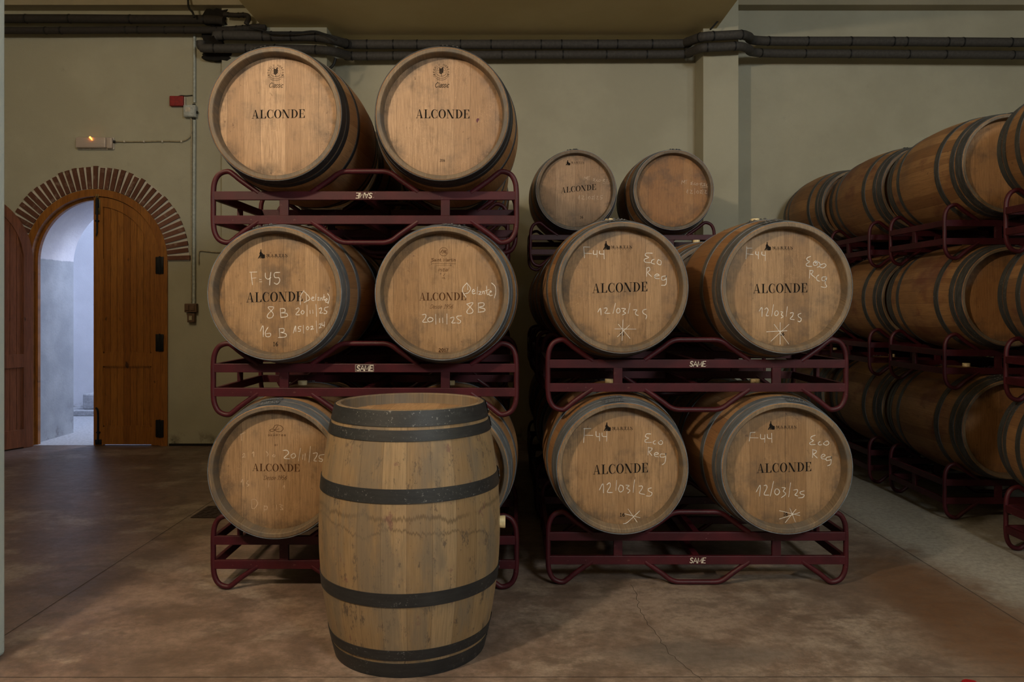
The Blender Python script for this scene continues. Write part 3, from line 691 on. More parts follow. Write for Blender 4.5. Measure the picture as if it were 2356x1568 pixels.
# single-stroke alphabet: char -> (width, polylines on a 0..1 cap height)
ST = {
 'A': (.7, [[(0,0),(.35,1),(.7,0)], [(.13,.35),(.57,.35)]]), 'M': (.85, [[(.05,0),(.1,1),(.42,.25),(.75,1),(.8,0)]]), 'R': (.65, [[(.08,0),(.08,1)], [(.08,1),(.5,.95),(.5,.58),(.08,.5)], [(.25,.5),(.62,0)]]),
 'T': (.65, [[(0,1),(.65,1)], [(.325,1),(.325,0)]]), 'I': (.25, [[(.12,0),(.12,1)]]), 'N': (.75, [[(.08,0),(.08,1),(.67,0),(.67,1)]]), 'S': (.6, [[(.55,.85),(.35,1),(.08,.85),(.15,.58),(.45,.45),(.55,.2),(.3,0),(.03,.15)]]),
 'E': (.58, [[(.55,1),(.06,1),(.06,0),(.56,0)], [(.06,.52),(.45,.52)]]), 'D': (.7, [[(.08,0),(.08,1)], [(.08,1),(.5,.9),(.65,.5),(.5,.1),(.08,0)]]), 'G': (.75, [[(.66,.85),(.38,1),(.08,.7),(.08,.3),(.38,0),(.66,.15),(.66,.45),(.42,.45)]]),
 'U': (.7, [[(.08,1),(.08,.25),(.35,0),(.62,.25),(.62,1)]]), 'O': (.78, [[(.39,1),(.08,.75),(.08,.25),(.39,0),(.7,.25),(.7,.75),(.39,1)]]), 'P': (.6, [[(.08,0),(.08,1)], [(.08,1),(.52,.95),(.52,.52),(.08,.47)]]), 'L': (.55, [[(.08,1),(.08,0),(.53,0)]]),
 'J': (.5, [[(.4,1),(.4,.2),(.2,0),(.03,.15)]]), 'C': (.7, [[(.65,.82),(.38,1),(.08,.7),(.08,.3),(.38,0),(.65,.18)]]), 'H': (.7, [[(.08,0),(.08,1)], [(.62,0),(.62,1)], [(.08,.5),(.62,.5)]]), 'B': (.62, [[(.08,0),(.08,1)], [(.08,1),(.48,.95),(.48,.56),(.08,.52)], [(.08,.52),(.56,.46),(.56,.05),(.08,0)]]),
 'a': (.5, [[(.08,.58),(.3,.66),(.42,.5),(.42,0)], [(.42,.38),(.12,.36),(.05,.12),(.2,0),(.42,.14)]]), 'i': (.2, [[(.1,0),(.1,.64)], [(.09,.86),(.11,.9)]]), 'n': (.52, [[(.07,0),(.07,.64)], [(.07,.48),(.28,.66),(.44,.5),(.44,0)]]), 't': (.35, [[(.15,.92),(.15,.1),(.25,0),(.34,.06)], [(0,.64),(.32,.64)]]),
 'r': (.36, [[(.07,0),(.07,.64)], [(.07,.42),(.2,.62),(.35,.62)]]), 'l': (.2, [[(.1,0),(.1,1)]]), 's': (.42, [[(.38,.55),(.2,.66),(.06,.5),(.34,.22),(.24,0),(.04,.1)]]), 'c': (.44, [[(.4,.54),(.22,.66),(.05,.4),(.1,.08),(.24,0),(.42,.12)]]), 'e': (.48, [[(.06,.34),(.43,.36),(.36,.6),(.18,.64),(.05,.36),(.14,.04),(.3,0),(.43,.1)]]), 'd': (.52, [[(.44,1),(.44,0)], [(.44,.5),(.2,.66),(.06,.34),(.18,0),(.44,.14)]]),
 '0': (.55, [[(.27,1),(.06,.7),(.06,.3),(.27,0),(.48,.3),(.48,.7),(.27,1)]]), '1': (.35, [[(.05,.8),(.2,1),(.2,0)], [(.05,0),(.34,0)]]), '2': (.55, [[(.06,.78),(.26,1),(.48,.78),(.4,.5),(.05,0),(.5,0)]]), '5': (.55, [[(.46,1),(.1,1),(.08,.55),(.3,.62),(.49,.4),(.36,.05),(.05,.08)]]),
 '6': (.55, [[(.43,.95),(.16,.75),(.06,.3),(.26,0),(.48,.25),(.3,.55),(.08,.36)]]), '7': (.5, [[(.04,1),(.48,1),(.18,0)]]), '8': (.55, [[(.27,1),(.08,.78),(.45,.28),(.27,0),(.08,.25),(.46,.76),(.27,1)]]), '9': (.55, [[(.46,.62),(.24,.45),(.07,.72),(.27,1),(.47,.75),(.4,.25),(.15,0)]]), '-': (.4, [[(.05,.45),(.35,.45)]]), '.': (.2, [[(.09,.02),(.12,.05)]]), ' ': (.35, []),
}
class Ink:
    """flat marks collected in the head plane (local x, y), lifted a hair off the wood"""
    def __init__(s, conv): s.mb = MB(); s.conv = conv; s.z = 0.0006; s.n = 0; s.isl = []
    def pieces(s, k):
        """loose marks grouped into phrases: marks nearer than half their size belong together"""
        isl = s.isl; par = list(range(len(isl)))
        def root(i):
            while par[i] != i: par[i] = par[par[i]]; i = par[i]
            return i
        bx = []
        for (v0, v1, f0, f1) in isl:
            P = s.mb.v[v0:v1]; bx.append((min(p[0] for p in P), max(p[0] for p in P), min(p[1] for p in P), max(p[1] for p in P)))
        for i, a in enumerate(bx):
            for j in range(i):
                b = bx[j]; gx = max(0, a[0]-b[1], b[0]-a[1]); gy = max(0, a[2]-b[3], b[2]-a[3])
                sz = max(a[1]-a[0], a[3]-a[2], b[1]-b[0], b[3]-b[2])
                if math.hypot(gx, gy) <= max(.019, k*sz): par[root(i)] = root(j)
        out = {}
        for i, (v0, v1, f0, f1) in enumerate(isl):
            m = out.setdefault(root(i), MB())
            m.add(s.mb.v[v0:v1], [[q-v0 for q in f] for f in s.mb.f[f0:f1]], 0)
        return list(out.values())
    def add(s, vs, fs, mi):
        s.isl.append((len(s.mb.v), len(s.mb.v)+len(vs), len(s.mb.f), len(s.mb.f)+len(fs))); s.mb.add(vs, fs, mi)
    def poly(s, pts, mi=0):
        s.n += 1; z = s.z + (s.n % 7)*2e-6
        s.add([(*s.conv(p), z) for p in pts], [list(range(len(pts)))], mi)
    def stroke(s, pts, wd, smooth=True, mi=0, jit=0.0):
        P = [Vector(s.conv(p)).to_3d() for p in pts]
        if smooth and len(P) > 2: P = catmull(P, 5)
        s.n += 1; z = s.z + (s.n % 7)*2e-6
        L = []; Rr = []
        for i, p in enumerate(P):
            d = P[min(i+1, len(P)-1)]-P[max(i-1, 0)]
            if d.length < 1e-7: d = Vector((1, 0, 0))
            d.normalize(); nn = Vector((-d.y, d.x, 0)); k = wd/2*(1+random.uniform(-jit, jit))
            if i in (0, len(P)-1): p = p + d*(wd*.3 if i else -wd*.3); k *= .7
            L.append((p+nn*k)); Rr.append((p-nn*k))
        vs = [(q.x, q.y, z) for q in L] + [(q.x, q.y, z) for q in Rr]; n = len(P)
        s.add(vs, [(i, i+1, n+i+1, n+i) for i in range(n-1)], mi)
    def serif(s, text, x0, x1, yb0, yb1, h, mi=0, gap=.07):
        """cap text between (x0,yb0) and (x1,yb1) baselines in source pixels (y down), cap height h"""
        tot = sum(SERIF[c][0] for c in text)+gap*(len(text)-1); sx = (x1-x0)/tot; x = 0
        for c in text:
            for pg in SERIF[c][1]:
                s.poly([(x0+(x+p[0])*sx, yb0+(yb1-yb0)*((x+p[0])/tot)-p[1]*h) for p in pg], mi)
            x += SERIF[c][0]+gap
    def text(s, text, x0, x1, yb, h, wd, slant=0.0, mi=0, yb1=None, smooth=False, gap=.16):
        yb1 = yb if yb1 is None else yb1
        tot = sum(ST[c][0] for c in text)+gap*(len(text)-1); sx = (x1-x0)/tot; x = 0
        for c in text:
            for pl in ST[c][1]:
                s.stroke([(x0+(x+p[0]+slant*p[1])*sx, yb+(yb1-yb)*(x/tot)-p[1]*h) for p in pl], wd, smooth or len(pl) > 5, mi)
            x += ST[c][0]+gap
def cooper_logo(k, x0, x1, y0, y1, tx0, tx1, ty0, ty1, mi=0):
    """small printed mark: figure leaning on a cask with spaced capitals beside it"""
    X = lambda p: (x0+p[0]*(x1-x0), y0+p[1]*(y1-y0))
    for pg in ([(.31,.13),(.52,.11),(.48,.03),(.42,0),(.37,.05)], [(.35,.12),(.48,.12),(.49,.2),(.44,.25),(.36,.22)], [(.34,.21),(.50,.23),(.57,.45),(.53,.62),(.24,.63),(.19,.45)],
               [(.48,.26),(.60,.44),(.74,.49),(.72,.57),(.50,.54)], [(.24,.60),(.44,.60),(.15,1),(-.02,1)], [(.30,.60),(.52,.60),(.43,.8),(.41,1),(.29,1),(.31,.8)],
               [(.46,.63),(.53,.56),(.92,.56),(1,.65),(1,.90),(.93,1),(.53,1),(.46,.92)]):
        k.poly([X(p) for p in pg], mi)
    h = ty1-ty0
    k.serif('MARTIN', tx0, tx1, ty1, ty1, h*.85, mi, .42)
    k.stroke([(tx0, ty1+.06*h), (tx1, ty1+.06*h)], .0012, False, mi)
    n = 8
    for i in range(n):
        xx = tx0+(tx1-tx0)*(i+.25)/n; k.stroke([(xx, ty1+.42*h), (xx+h*.28, ty1+.42*h)], .0019, False, mi)
def crest(k, cx, cy, u, mi):
    """round cooper's crest: lettering ring, oak sprig, ribbon"""
    for r, wd in ((92, .0011),):
        k.stroke([(cx+r*u*math.cos(a), cy-r*u*math.sin(a)*.98) for a in [R_(-30+240*i/30) for i in range(31)]], wd, False, mi)
    txt = 'SEGUIN MOREAU'
    for i, c in enumerate(txt):
        a = R_(200-220*i/(len(txt)-1)); r0 = 112*u; h = 38*u
        d = (math.cos(a), -math.sin(a)); tng = (math.sin(a), math.cos(a))
        for pl in ST[c][1]:
            k.stroke([(cx+d[0]*(r0+p[1]*h)+tng[0]*(p[0]-.35)*h*.9, cy+d[1]*(r0+p[1]*h)+tng[1]*(p[0]-.35)*h*.9) for p in pl], .0016, False, mi)
    k.stroke([(cx, cy+75*u), (cx, cy-60*u)], .0028, False, mi)
    for i, sgn in enumerate((-1, 1, -1, 1, -1, 1, -1, 1)):
        y = cy+40*u-i*13*u; k.stroke([(cx, y), (cx+sgn*22*u, y-14*u), (cx+sgn*30*u, y-30*u)], .0042, True, mi)
    for sgn in (-1, 1):
        k.stroke([(cx+sgn*30*u, cy-40*u), (cx+sgn*50*u, cy-20*u), (cx+sgn*72*u, cy-30*u)], .001, True, mi)
        k.stroke([(cx+sgn*40*u, cy+20*u), (cx+sgn*70*u, cy+10*u)], .001, True, mi)
        k.stroke([(cx+sgn*95*u, cy+70*u), (cx+sgn*140*u, cy+45*u), (cx+sgn*118*u, cy+65*u), (cx+sgn*140*u, cy+85*u), (cx+sgn*105*u, cy+98*u), (cx+sgn*100*u, cy+70*u)], .0014, False, mi)
    for dy in (82, 118, 150):
        rr = 98 if dy != 82 else 80
        k.stroke([(cx+(-rr+2*rr*i/10)*u, cy+(dy - 34*((i-5)/5)**2)*u) for i in range(11)], .0014, True, mi)

# ------------------------------------------------------------------ barrels
def prof(z, L, rb, re): return rb-(rb-re)*(abs(z)/(L/2))**2
class Cask:
    """shared part meshes of one kind of barrel; axis along local z, centred"""
    def __init__(s, L, rb, re, st, hd, hp, rec=.052, dr=.272, hoops=None, rivet_a=PI/2):
        s.L, s.rb, s.re, s.rec = L, rb, re, rec
        h = L/2; th = .022
        body = MB()
        pts = [(prof(z, L, rb, re), z) for z in [(-h+.004)+(2*h-.008)*i/30 for i in range(31)]]
        full = [(dr-.004, -h+rec+.02), (dr, -h+rec-.004), (re-th, -h+.004), (re-th+.003, -h)] + [(re-.004, -h)] + pts + [(re-.004, h), (re-th+.003, h), (re-th, h-.004), (dr, h-rec+.004), (dr-.004, h-rec-.02)]
        body.lathe(full, 96)
        nb = len(full)
        # chime faces use second slot
        cnt = 0
        for i in range(nb-1):
            for k in range(96):
                if i <= 3 or i >= nb-5: body.m[cnt] = 1
                cnt += 1
        s.body = body.mesh('staves', [M[st], M['chime']], .5)
        s.hoops = []
        for (d0, d1, hm) in (hoops or [(.002, .052, hp), (.064, .098, hp), (.215, .255, hp)]):
            for sg in (1, -1):
                mb = MB(); t = .0032
                zs = [sg*(h-d0-(d1-d0)*i/4) for i in range(5)]
                pr = [(prof(z, L, rb, re)+t, z) for z in zs]
                pr = [(pr[0][0]-t-.001, pr[0][1])] + pr + [(pr[-1][0]-t-.001, pr[-1][1])]
                mb.lathe(pr, 96)
                # overlapped riveted lap
                zc = (zs[0]+zs[-1])/2; wv = abs(zs[0]-zs[-1])
                lap = []
                na = 10
                for zz in (zs[0], zs[1], zs[2], zs[3], zs[4]):
                    lap.append([((prof(zz, L, rb, re)+t*2)*math.cos(rivet_a-.16+.32*i/na), (prof(zz, L, rb, re)+t*2)*math.sin(rivet_a-.16+.32*i/na), zz) for i in range(na+1)])
                vs = [p for g in lap for p in g]
                mb.add(vs, [(i*(na+1)+k, i*(na+1)+k+1, (i+1)*(na+1)+k+1, (i+1)*(na+1)+k) for i in range(4) for k in range(na)], 0, True)
                for da in ((-.09, .02) if wv < .04 else (-.11, -.05, .04, .10)):
                    for dz in ((0,) if wv < .04 else (-wv*.22, wv*.22)):
                        a = rivet_a+da+(.012 if dz > 0 else 0); rr = prof(zc+dz, L, rb, re)+t*2
                        d = Vector((math.cos(a), math.sin(a), 0)); c = d*rr + Vector((0, 0, zc+dz))
                        mb.tube([c-d*.001, c+d*.003, c+d*.0045], [.0062, .005, .002], 8, 1)
                s.hoops.append(mb.mesh('hoop', [M[hm], M['rivet']], .6))
        s.heads = {}
        s.dr = dr
        bg = MB(); bg.lathe([(.012, -.02), (.021, -.02), (.024, .018), (.0225, .021), (0.004, .021)], 24, cap1=True, cap0=True); s.bung = bg.mesh('bung', M['bung'])
    def head_mesh(s, mat):
        if mat not in s.heads:
            mb = MB(); rr = s.dr+.002
            prof_ = [(rr, -.006), (rr, -.0035), (rr-.012, 0)]
            mb.lathe(prof_ + [(rr*.66, 0), (rr*.33, 0)], 72, cap1=True)
            s.heads[mat] = mb.mesh('head', M[mat], .3)
        return s.heads[mat]

def put_barrel(ck, label, loc, rot, head, group, back_head=None, bung=True, upright=False, name='wine_barrel', spin=0.0):
    """loc = the point the barrel rests on (its lowest point)"""
    root = thing(name, label, 'barrel', loc, rot if upright else (PI/2+rot[0], rot[1], rot[2]), group)
    off = (0, 0, ck.L/2) if upright else (0, ck.rb, 0)
    parts = {'staves': link('staves', ck.body, root, off, (0, 0, spin))}
    for hm in ck.hoops: link('hoop', hm, root, off, (0, 0, spin))
    h1 = link('head', ck.head_mesh(head), root, (off[0], off[1], off[2]+ck.L/2-ck.rec))
    link('head', ck.head_mesh(back_head or head), root, (off[0], off[1], off[2]-ck.L/2+ck.rec), (PI, 0, 0))
    if bung:
        if upright: link('bung', ck.bung, root, (off[0]+math.cos(spin+.0)*ck.rb, off[1]+math.sin(spin)*ck.rb, off[2]), (0, PI/2, 0))
        else: link('bung', ck.bung, root, (0, off[1]+ck.rb, off[2]), (-PI/2, 0, 0))
    return root, h1

LB = .93
K_black = Cask(LB, .345, .299, 'st_oak', 'hd_a', 'hoop_black', hoops=[(.002, .050, 'hoop_black'), (.060, .094, 'hoop_black'), (.215, .243, 'hoop_black')])
K_grey = Cask(LB, .345, .299, 'st_oak', 'hd_b', 'hoop_grey')
K_dull = Cask(LB, .345, .299, 'st_oak', 'hd_b', 'hoop_dull')
K_red = Cask(LB, .345, .299, 'st_red', 'hd_c', 'hoop_dark', hoops=[(.002, .054, 'hoop_dark'), (.066, .102, 'hoop_dark'), (.200, .243, 'hoop_dark')])

# ------------------------------------------------------------------ racks
RW, RD = 1.435, .68
def rack_meshes():
    out = []
    tr = .0122
    left = [(.224,.243),(.14,.302),(.108,.328),(.08,.3435),(.04,.330),(.018,.292),(.0125,.24),(.0125,.178),(.0125,.116),(.018,.064),(.04,.026),(.08,.0125),(.108,.028),(.14,.054),(.224,.113)]
    hump = [(.470,.246),(.553,.304),(.588,.330),(.621,.342),(.665,.3435),(.7175,.3435)]
    hump = hump + [(RW-x, z) for x, z in hump[-2::-1]]
    def cm(pts): return [(p.x, p.y) for p in catmull([(a, b, 0) for a, b in pts], 5)]
    L = cm(left); H = cm(hump)
    for y in (0, RD):
        for mir in (0, 1):
            mb = MB(); mb.tube([((RW-x if mir else x), y, z) for x, z in L], tr, 12); out.append(('end_tube', mb.mesh('end_tube', M['rack'])))
        for mir in (0, 1):
            mb = MB(); mb.tube([(x, y, (.356-z if mir else z)) for x, z in H], tr, 12); out.append(('cradle_tube', mb.mesh('cradle_tube', M['rack'])))
        for (z0, z1) in ((.098, .138), (.210, .250)):
            mb = MB(); mb.box(.018, RW-.018, y-.010, y+.010, z0, z1, 0, .002); out.append(('rail', mb.mesh('rail', M['rack'])))
        for x in (.343, RW-.343):
            mb = MB(); mb.box(x-.021, x+.021, y-.009, y+.009, .137, .211, 0, .002); out.append(('strut', mb.mesh('strut', M['rack'])))
    for x in (.013, RW-.013):
        for (z0, z1) in ((.098, .138), (.210, .250)):
            mb = MB(); mb.box(x-.010, x+.010, .008, RD-.008, z0+.001, z1-.001, 0, .002); out.append(('side_rail', mb.mesh('side_rail', M['rack'])))
        mb = MB(); mb.box(x-.009, x+.009, RD*.52-.02, RD*.52+.02, .137, .211, 0, .002); out.append(('strut', mb.mesh('strut', M['rack'])))
    for (z0, z1) in ((.100, .136), (.212, .248)):
        mb = MB(); mb.box(RW/2-.015, RW/2+.015, .008, RD-.008, z0, z1, 0, .002); out.append(('cross_rail', mb.mesh('cross_rail', M['rack'])))
    return out
RACK = rack_meshes()
def put_rack(label, loc, group, decal=None):
    root = thing('barrel_rack', label, 'barrel rack', loc, (0, 0, 0), group)
    ob = []
    for nm, me in RACK: ob.append(link(nm, me, root))
    if decal:
        zc, flip, boxed = decal
        k = MB(); xc = RW/2
        A = Ink(lambda p: p)
        wd, hh = .074, .024
        ink = A
        tot = sum(ST[c][0] for c in 'SAME')+.3
        if boxed:
            ink.poly([(-.042, -.016), (.042, -.016), (.042, .016), (-.042, .016)], 1)
            for a_, b_ in (((-.042,-.016),(.042,-.016)), ((.042,-.016),(.042,.016)), ((.042,.016),(-.042,.016)), ((-.042,.016),(-.042,-.016))): ink.z = .0009; ink.stroke([a_, b_], .0016, False)
        ink.z = .0012
        x = -wd/2; sx = wd/tot
        for c in 'SAME':
            for pl in ST[c][1]: ink.stroke([(x+(p[0]+.12*p[1])*sx, (p[1]-.5)*hh) for p in pl], .0050, False)
            x += (ST[c][0]+.1)*sx
        o = link('maker_decal', ink.mb.mesh('maker_decal', [M['sticker'], M['sticker_box']]), root, (xc, -.0102, zc), (PI/2, PI if flip else 0, 0))
        o['label'] = 'cream lettered maker decal'
        # the decal belongs to the rail it is stuck to
        rail = ob[4] if zc < .2 else ob[5]
        o.parent = rail
    return root

PITCH = .800
CZ = .576                      # barrel centre above rack base
def centre(X, Yr, base, side, dx=0.0, dz=0.0): return (X+(.347, 1.088)[side]+dx, Yr+RD/2, base+CZ-.345+dz)

# ------- chalk and print helpers working from measured marks on each head
def head_conv(center, ck, yfront, ox, oy, kk):
    """marks measured on the photograph's crop are turned into positions on this head's own plane"""
    s = FPX/(yfront+ck.rec)
    def f(p):
        px, py = ox+p[0]/kk, oy+p[1]/kk
        return ((px-CX)/s-center[0], CAMZ-(py-HY)/s-center[1])
    return f
def marks(h, conv, prints, chalk=None, print_mat='print', chalk_mat='chalk', cw=.0033):
    if prints:
        k = Ink(conv); prints(k); 
        for pc in k.pieces(.49): o = link('printed_lettering', pc.mesh('printed_lettering', M[print_mat]), h); o['label'] = 'dark printed lettering'
    if chalk:
        groups = chalk if isinstance(chalk, dict) else {chalk_mat: chalk}
        for mt, ss in groups.items():
            k = Ink(conv); k.z = .0009
            for st in ss: k.stroke(st, cw, True, 0, .22)
            for pc in k.pieces(.49):
                o = link('chalk_writing', pc.mesh('chalk_writing', M[mt]), h); o['label'] = 'white chalk handwriting' if mt == 'chalk' else 'faint chalk handwriting'

def shift(ss, dx, dy): return [[(a+dx, b+dy) for a, b in st] for st in ss]

C_L2L = [[(455,548),(528,546)],[(470,550),(478,620),(484,675)],[(478,610),(520,604)],[(553,620),(572,622)],[(555,645),(578,643)],[(612,555),(615,600),(640,618),(668,600)],[(668,548),(660,610),(655,678)],[(758,550),(705,556),(708,600),(750,605),(755,640),(730,668),(700,655)],
 [(1000,730),(965,790),(962,875)],[(1022,765),(1025,840)],[(1000,740),(1048,790),(1055,820),(1000,852)],[(1078,815),(1098,805),(1088,795),(1075,815),(1085,832),(1102,830)],[(1120,765),(1115,830)],[(1135,805),(1150,800),(1138,830),(1155,826)],[(1165,832),(1168,805),(1182,812),(1184,830)],[(1200,770),(1200,825),(1212,822)],[(1188,800),(1212,796)],[(1215,838),(1235,820),(1222,812),(1216,845),(1238,850)],[(1235,760),(1255,800),(1240,865)],
 [(690,895),(640,900),(690,960),(680,1000),(640,1005),(635,975),(690,915),(695,895)],[(762,912),(768,1000)],[(762,912),(805,915),(808,945),(772,955),(825,960),(830,990),(768,1002)],
 [(918,918),(945,905),(950,930),(918,972),(958,974)],[(985,930),(970,950),(985,968),(1002,948),(988,930)],[(1030,875),(1030,990)],[(1060,930),(1062,962)],[(1088,925),(1090,960)],[(1120,870),(1126,992)],[(1150,915),(1175,905),(1172,935),(1158,958),(1188,955)],[(1245,895),(1208,905),(1208,930),(1228,940),(1222,962),(1198,962)],
 [(560,1140),(590,1085),(592,1195)],[(640,1098),(612,1150),(622,1192),(660,1190),(662,1160),(620,1165)],[(752,1112),(758,1200)],[(752,1115),(795,1112),(798,1145),(765,1150),(818,1165),(815,1195),(742,1202)],
 [(893,1158),(915,1085),(918,1145)],[(972,1090),(945,1095),(945,1115),(965,1120),(960,1140),(940,1140)],[(993,1080),(997,1160)],[(1035,1090),(1022,1108),(1035,1125),(1050,1105),(1036,1090)],[(1065,1095),(1085,1088),(1085,1105),(1068,1122),(1098,1115)],[(1122,1035),(1130,1158)],[(1150,1070),(1168,1065),(1165,1090),(1150,1108),(1175,1100)],[(1180,1055),(1182,1080),(1205,1078)],[(1205,1045),(1203,1095)]]
C_L2R = [[(935,655),(895,700),(892,745),(925,798)],[(940,680),(942,725)],[(930,655),(970,710),(945,755),(915,762)],[(985,745),(1010,738),(1000,720),(986,740),(995,765),(1018,758)],[(1040,695),(1035,770)],[(1050,740),(1075,745),(1052,770),(1080,768)],[(1092,765),(1092,740),(1108,745),(1110,768)],[(1130,685),(1135,765),(1152,770)],[(1115,735),(1158,722)],[(1155,750),(1180,745),(1170,735),(1155,760),(1165,782),(1190,778)],[(1180,655),(1215,690),(1222,750),(1208,808)],
 [(930,868),(995,855),(935,935),(945,962),(985,955),(990,925),(935,870)],[(1048,860),(1048,948)],[(1045,858),(1100,856),(1100,885),(1055,900),(1110,915),(1105,940),(1045,950)],
 [(485,975),(518,970),(520,1000),(490,1045),(538,1048)],[(560,1000),(540,1020),(552,1045),(588,1035),(590,1010),(562,1000)],[(620,970),(622,1070)],[(658,1010),(660,1052)],[(690,1005),(692,1055)],[(733,965),(733,1068)],[(765,1008),(800,998),(800,1025),(782,1055),(818,1055)],[(880,985),(835,990),(838,1015),(870,1035),(860,1058),(830,1055)]]
C_R2L = [[(520,358),(585,360)],[(520,360),(530,475)],[(525,425),(605,430)],[(625,395),(625,435),(660,435)],[(662,395),(662,468)],[(690,400),(690,430),(735,435)],[(735,395),(738,485)],
 [(1250,425),(1185,425),(1175,450),(1210,470),(1165,490),(1175,520),(1240,525)],[(1270,490),(1245,500),(1240,530),(1275,540)],[(1310,495),(1300,530),(1335,548),(1342,510),(1310,492)],
 [(1190,580),(1188,670)],[(1188,582),(1215,575),(1222,605),(1200,630),(1240,672)],[(1270,670),(1320,660),(1300,645),(1275,660),(1280,690),(1325,695)],[(1390,665),(1350,675),(1352,710),(1390,700),(1395,665),(1398,730),(1385,762),(1345,765)],
 [(670,1050),(698,1010),(705,1080)],[(735,1010),(765,1005),(765,1030),(745,1060),(800,1062)],[(858,955),(832,1062)],[(880,1010),(868,1035),(880,1060),(905,1045),(900,1015),(880,1008)],[(922,1010),(965,1015),(940,1040),(965,1060),(930,1080)],[(1012,955),(992,1062)],[(1045,1025),(1085,1025),(1070,1050),(1075,1075),(1100,1085)],[(1185,1018),(1150,1030),(1152,1060),(1188,1085),(1180,1122)],
 [(850,1228),(1075,1230)],[(938,1130),(928,1350)],[(888,1178),(1012,1328)],[(1005,1188),(878,1312)]]
C_R2R = [[(545,355),(535,485)],[(545,372),(600,372)],[(540,430),(612,440)],[(640,405),(640,435),(665,445)],[(668,410),(668,485)],[(705,410),(705,440),(740,450)],[(742,405),(740,505)],
 [(1222,458),(1185,475),(1185,500),(1210,515),(1175,540),(1185,562),(1235,565)],[(1275,505),(1250,530),(1260,555),(1290,545),(1290,510),(1270,530),(1310,520),(1320,560),(1290,575)],[(1330,540),(1320,570),(1355,580),(1385,555),(1365,535),(1325,550)],
 [(1215,605),(1208,690)],[(1210,610),(1245,610),(1240,635),(1225,645),(1275,690)],[(1310,655),(1285,675),(1290,710),(1318,722)],[(1385,675),(1345,680),(1345,715),(1385,710),(1390,675),(1375,740),(1392,775),(1370,788),(1332,780)],
 [(675,1040),(705,1000),(705,1095)],[(735,1020),(755,1005),(770,1030),(750,1085),(775,1088)],[(828,970),(808,1092)],[(845,1045),(840,1075),(860,1088),(880,1060),(865,1035),(845,1045)],[(905,1045),(925,1050),(910,1075),(930,1095),(908,1112)],[(975,990),(962,1095)],[(1005,1060),(1035,1055),(1030,1090),(1005,1120),(1048,1130)],[(1120,1062),(1090,1075),(1095,1100),(1122,1120),(1110,1150),(1085,1145)],
 [(755,1258),(970,1246)],[(898,1160),(898,1390)],[(835,1180),(990,1388)],[(992,1178),(800,1358)]]
C_R1L = [[(470,425),(460,572)],[(462,428),(535,425)],[(465,495),(555,497)],[(588,455),(592,505),(625,510)],[(625,475),(625,555)],[(650,470),(655,505),(700,510)],[(700,455),(698,558)],
 [(1155,482),(1110,482),(1098,510),(1130,525),(1095,545),(1100,568),(1160,570)],[(1200,550),(1178,565),(1185,585),(1205,585)],[(1245,555),(1230,575),(1255,592),(1275,575),(1262,550),(1240,560)],
 [(1128,618),(1125,700)],[(1125,622),(1165,630),(1155,655),(1135,665),(1165,705)],[(1190,695),(1230,688),(1215,672),(1190,685),(1195,710),(1232,718)],[(1300,690),(1255,690),(1255,720),(1300,715),(1308,680),(1300,770),(1270,800)],
 [(622,1060),(660,995),(665,1090)],[(700,1005),(728,985),(735,1020),(705,1080),(758,1085)],[(800,960),(792,1065)],[(835,1010),(820,1050),(838,1080),(868,1060),(865,1020),(835,1008)],[(895,1010),(930,1015),(905,1040),(938,1065),(915,1092)],[(985,955),(970,1085)],[(1030,1020),(1065,1020),(1060,1050),(1035,1090),(1090,1105)],[(1160,1038),(1130,1045),(1130,1070),(1165,1090),(1150,1120),(1105,1120)],
 [(918,1255),(1020,1402)],[(1038,1275),(915,1390),(868,1408)],[(885,1305),(1042,1345)]]
C_R1R = [[(610,468),(600,555)],[(612,468),(660,465)],[(605,520),(690,522)],[(715,485),(718,530),(760,530)],[(760,490),(758,570)],[(785,485),(790,525),(830,530)],[(830,475),(832,570)],
 [(1280,495),(1240,510),(1235,535),(1260,550),(1222,575),(1235,592),(1280,590)],[(1330,560),(1310,575),(1320,595),(1345,592)],[(1380,560),(1365,585),(1395,598),(1420,580),(1405,555),(1375,565)],
 [(1255,640),(1250,725)],[(1250,645),(1290,655),(1280,680),(1260,690),(1300,730)],[(1340,725),(1380,705),(1362,690),(1340,710),(1345,735),(1385,742)],[(1440,715),(1395,725),(1395,755),(1440,745),(1445,715),(1438,790),(1405,810)],
 [(670,1080),(712,1010),(705,1122)],[(750,1015),(775,1010),(780,1040),(752,1105),(800,1112)],[(850,970),(815,1122)],[(870,1050),(860,1085),(885,1110),(912,1080),(895,1050),(870,1050)],[(935,1035),(970,1040),(950,1070),(975,1100),(930,1138)],[(1025,985),(1005,1130)],[(1055,1060),(1095,1055),(1090,1085),(1070,1110),(1100,1120)],[(1165,1068),(1125,1080),(1130,1100),(1165,1110),(1150,1135),(1105,1140)],
 [(910,1272),(1120,1322)],[(1018,1250),(1075,1390)],[(1080,1258),(970,1395)],[(1118,1290),(910,1358)]]
C_L1L = [[(790,590),(830,590),(845,620),(800,665),(855,675)],[(895,620),(870,640),(885,668),(915,650),(905,622),(890,622)],[(965,568),(945,695)],[(990,632),(985,680)],[(1012,620),(1008,688)],[(1065,550),(1050,708)],[(1090,620),(1130,615),(1125,650),(1100,690),(1128,698)],[(1205,630),(1155,640),(1155,670),(1185,680),(1175,702),(1150,695)]]
